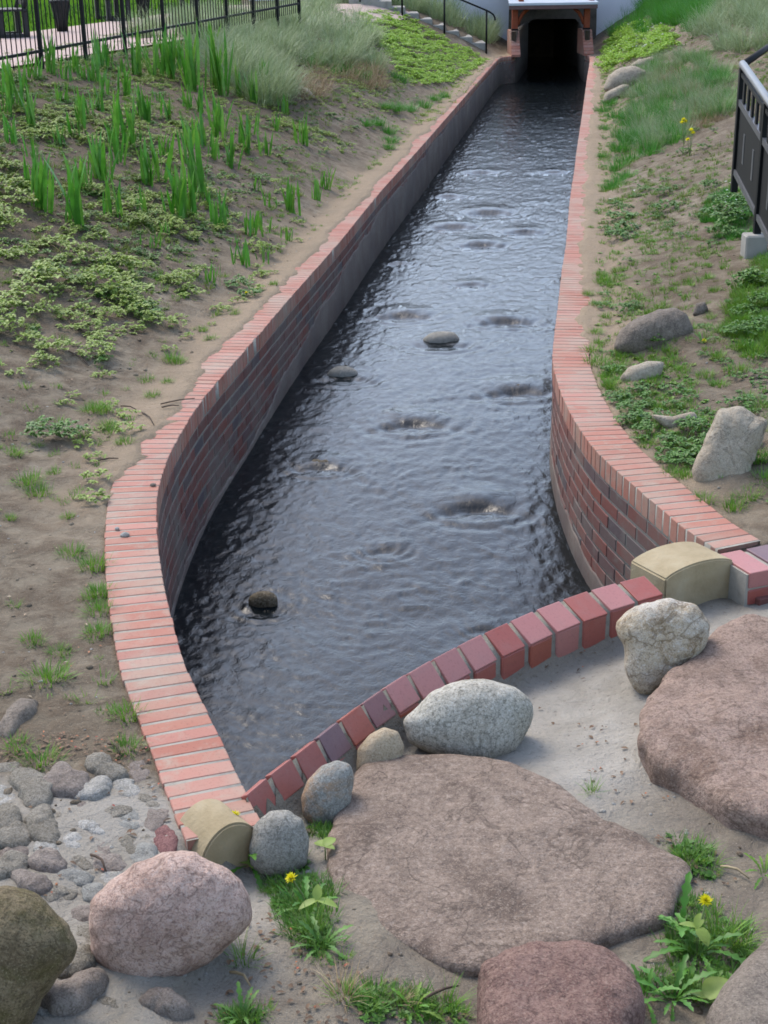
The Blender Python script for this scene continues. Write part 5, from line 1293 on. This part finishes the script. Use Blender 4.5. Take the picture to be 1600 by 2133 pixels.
def seedling(label, px, py, lst, dz=.03):
    p = lift(px, py, 0); t_ = thing('seedling', label, 'seedling', p)
    obj('stem', tube('stem', [(0, 0, -.01), (0, .003, dz)], .0022, 5), M_stem, t_)
    for (L, az, pt, k) in lst: add_leaf(t_, BL[k], M_linden, (0, 0, dz), L * .75, az, pt)
seedling('seedling with two pale green heart shaped leaves in front of the left sandstone block', 525, 1815, [(.085, 2.6, .05, 0), (.08, -.2, .1, 0), (.05, -1.4, .3, 1)], .03)
seedling('pale seedling with folded leaves at the upper left edge of the huge slab', 678, 1790, [(.065, .9, .2, 0), (.06, 2.4, .0, 0), (.05, -.6, .2, 1)], .05)
seedling('pale three leaved seedling at the left edge of the huge slab', 662, 1905, [(.085, -.3, -.1, 2), (.08, 3.6, -.1, 2), (.06, 1.5, .9, 1)], .05)
seedling('pale seedling with pointed leaves beside the tall dandelion', 1450, 1975, [(.08, -1.2, -.3, 1), (.07, 2.8, .1, 2), (.06, 1.2, .6, 1)], .07)
seedling('seedling with one large yellow green leaf in the bottom right corner', 1470, 2098, [(.115, .6, .35, 0), (.06, 2.6, .1, 1)], .03)
TUFG = [tuft_mesh('grass_tuft', 60, .12, .0035, .035, 1.0, .9, 4) for _ in range(3)]
for lab, px, py, s_c, mt in (('tuft of thin green grass on the soil below the pink boulder', 510, 2012, .75, M_grass), ('brownish grass tuft below the left end of the huge slab', 712, 2075, .9, M_straw), ('green grass tuft mixed into the brownish one', 720, 2080, .7, M_grass),
                         ('small yellowish grass tuft on the bare mortar between the two big slabs', 1232, 1650, .55, M_grass), ('wide grass tuft in the gap left of the reddish slab', 1440, 1795, .85, M_grass), ('second grass tuft in the gap left of the reddish slab', 1480, 1800, .7, M_grass),
                         ('grass tuft along the left edge of the huge slab', 655, 1935, .8, M_grass), ('grass tuft beside the yellow flower left of the huge slab', 620, 1880, .8, M_lush), ('grass tuft at the bottom edge left of the dark red rock', 930, 2100, .8, M_grass),
                         ('tall grass tuft behind the tall dandelion on the right', 1500, 1965, 1.2, M_grass), ('grass tuft at the right edge below the reddish slab', 1540, 1960, .9, M_grass), ('thin grass tuft behind the dandelion in front of the left sandstone block', 560, 1790, .8, M_grass),
                         ('dry grass tuft below the huge slab near the bottom edge', 830, 2085, .6, M_straw), ('tiny green sprout on the crest of the curved wall', 988, 1402, .3, M_lush), ('little grass tuft in front of the right sandstone block', 1425, 1256, .3, M_lush)):
    tag(inst('grass_tuft', TUFG[int(px) % 3], mt, ground_at(px, py) if 'crest' not in lab else np.array([.40, 5.0, -.06]), s_c), lab, 'grass tuft', 'grass tufts among the foreground rocks')
# tall yellow flowered stalks on the right bank
for lab, base, heads in (('tall stalk with a bright yellow flower head on the right bank, the upper one', (1425,300), [(1424,250),(1428,254),(1421,256)]), ('tall stalk with small yellow flowers on the right bank, the lower one', (1437,325), [(1440,272),(1433,292),(1444,278)])):
    p = ground_at(*base); t_ = thing('yellow_flowered_stalk', lab, 'flower', p); dp = (p - CO) @ CW
    for (hx_, hy_) in heads:
        q = CO + ray(hx_, hy_) * dp - p
        st_ = obj('stem', tube('stem', [(0, 0, 0), (q[0] * .5, q[1] * .5 + .01, q[2] * .5), tuple(q)], .004, 5), M_stem, t_)
        o = obj('flower_head', FLW, None, st_, tuple(q), (-.4, 0, 0)); o.scale = (1.6,) * 3
    for k in range(6): add_leaf(t_, TL[k % 3], M_weed, (0, 0, .02 + .02 * k), .10, k * 2.4, .3)
pts = [ground_at(*q) + np.array([0, 0, R_.uniform(.08, .2)]) for q in region([(1500,400),(1555,395),(1560,470),(1510,480)], 14)] + [ground_at(*q) + np.array([0, 0, .12]) for q in [(1290,410),(1320,425),(1270,440)]]
scatter('white_blossom', SPRIG, M_whitep, pts, U(.4, .7, len(pts)))
# twigs
for lab, a, b_, dz in (('bent brown twig lying on the left coping, the upper of two', (336,855), (406,838), .012), ('short brown twig below the bent one on the left coping', (338,862), (374,857), .012), ('brown twig on the soil left of the coping bend', (200,968), (248,966), .008), ('thin twig on the bare soil above the two coping twigs', (252,850), (285,862), .008),
                     ('crooked twig on the soil beside the two coping twigs', (296,868), (322,898), .008), ('thin dark root lying along the cobbles', (190,1795), (222,1826), .02), ('dark twig across the soil above the cobbles', (225,1555), (250,1578), .012), ('pale dry stalk on the soil below the pink boulder', (480,2040), (522,2062), .012), ('red brown twig on the huge slab beside the dark red rock', (885,2098), (955,2070), .03),
                     ('long bent twig on the left bank below the weeds', (143,738), (185,762), .01), ('pale dry stalk at the right edge below the reddish slab', (1500,1812), (1560,1838), .012)):
    A, B = ground_at(*a), ground_at(*b_); A[2] += dz; B[2] += dz
    if 'coping' in lab and 'soil' not in lab: A[2], B[2] = max(A[2], .008), max(B[2], .010)
    mid = (A + B) / 2 + np.array([.01, .008, .006])
    tag(obj('twig', tube('twig', [A, A * .6 + mid * .4 + np.array([0, .004, 0]), mid, B], [.004, .0045, .004, .0025], 6), M_straw if 'pale' in lab else M_twig), lab, 'twig', 'twigs lying about')
# small stones on the left coping
for lab, px, py, r in (('grey pebble lying on the left coping', 260, 1114, .018), ('small dark pebble left of the grey one on the left coping', 244, 1101, .010), ('dark clod on the inner edge of the left coping', 319, 1010, .013)):
    p = at(px, py, .006); v, f = SPH[3]; w = v * np.array([1.2, 1, .7]) * r * (1 + .18 * fbm(v[:, 0] * 2, v[:, 1] * 2, v[:, 2] * 2, s=int(px)))[:, None]
    tag(obj('pebble', mesh('pebble', w, f, True), RK['cpale' if 'grey' in lab else 'bank'], None, p), lab, 'pebble')
# creeping weeds, litter and petals between the foreground rocks
def fore_pts(polys, n):
    out = []
    for pl, k in zip(polys, n): out += [ground_at(*q) for q in region(pl, k)]
    return out
pts = fore_pts([[(560,1800),(640,1790),(690,1850),(690,1950),(720,2000),(690,2020),(620,1960),(560,1860)], [(640,1660),(735,1650),(700,1760),(640,1740)], [(1400,1900),(1440,1870),(1560,1930),(1560,2010),(1480,2090),(1320,2060),(1400,1990)], [(740,2060),(960,2080),(960,2130),(760,2130)], [(1390,1740),(1500,1770),(1480,1830),(1410,1820)], [(450,2090),(560,2110),(560,2140),(450,2140)]], [130, 25, 120, 60, 30, 20])
scatter('creeping_weeds', SPRIG + TUFTS, M_weedd, pts, U(.5, 1.1, len(pts)))
scatter('creeping_grass', TUFTS, M_grass, pts[::2], U(.4, .9, len(pts[::2])))
pts = np.array(fore_pts([[(0,1520),(150,1530),(330,1540),(310,1600),(120,1590),(0,1600)], [(60,1600),(330,1600),(380,1760),(200,1900),(80,1880)], [(540,1900),(700,2000),(980,2090),(960,2133),(420,2133),(480,2020)], [(1130,1500),(1350,1500),(1400,1700),(1560,1830),(1560,1900),(1440,1850)], [(900,1420),(1250,1260),(1300,1400),(1100,1500)]], [150, 40, 110, 45, 12]))
n = len(pts); V, Q, T = leaves(pts + np.array([0, 0, .006]), U(0, 6.28, n), U(-.1, .4, n), U(.008, .03, n), U(.006, .016, n), .5, .2)
kind(obj('dead_leaves', mesh('dead_leaves', *join([(V, Q, T)])), M_brown), 'stuff')
pts = pts[R_.permutation(n)[:60]]; n = len(pts); V, Q, T = leaves(pts + np.array([.01, .01, .008]), U(0, 6.28, n), U(-.1, .4, n), U(.006, .014, n), U(.005, .010, n), .5, .2)
kind(obj('fallen_petals', mesh('fallen_petals', *join([(V, Q, T)])), M_red), 'stuff')
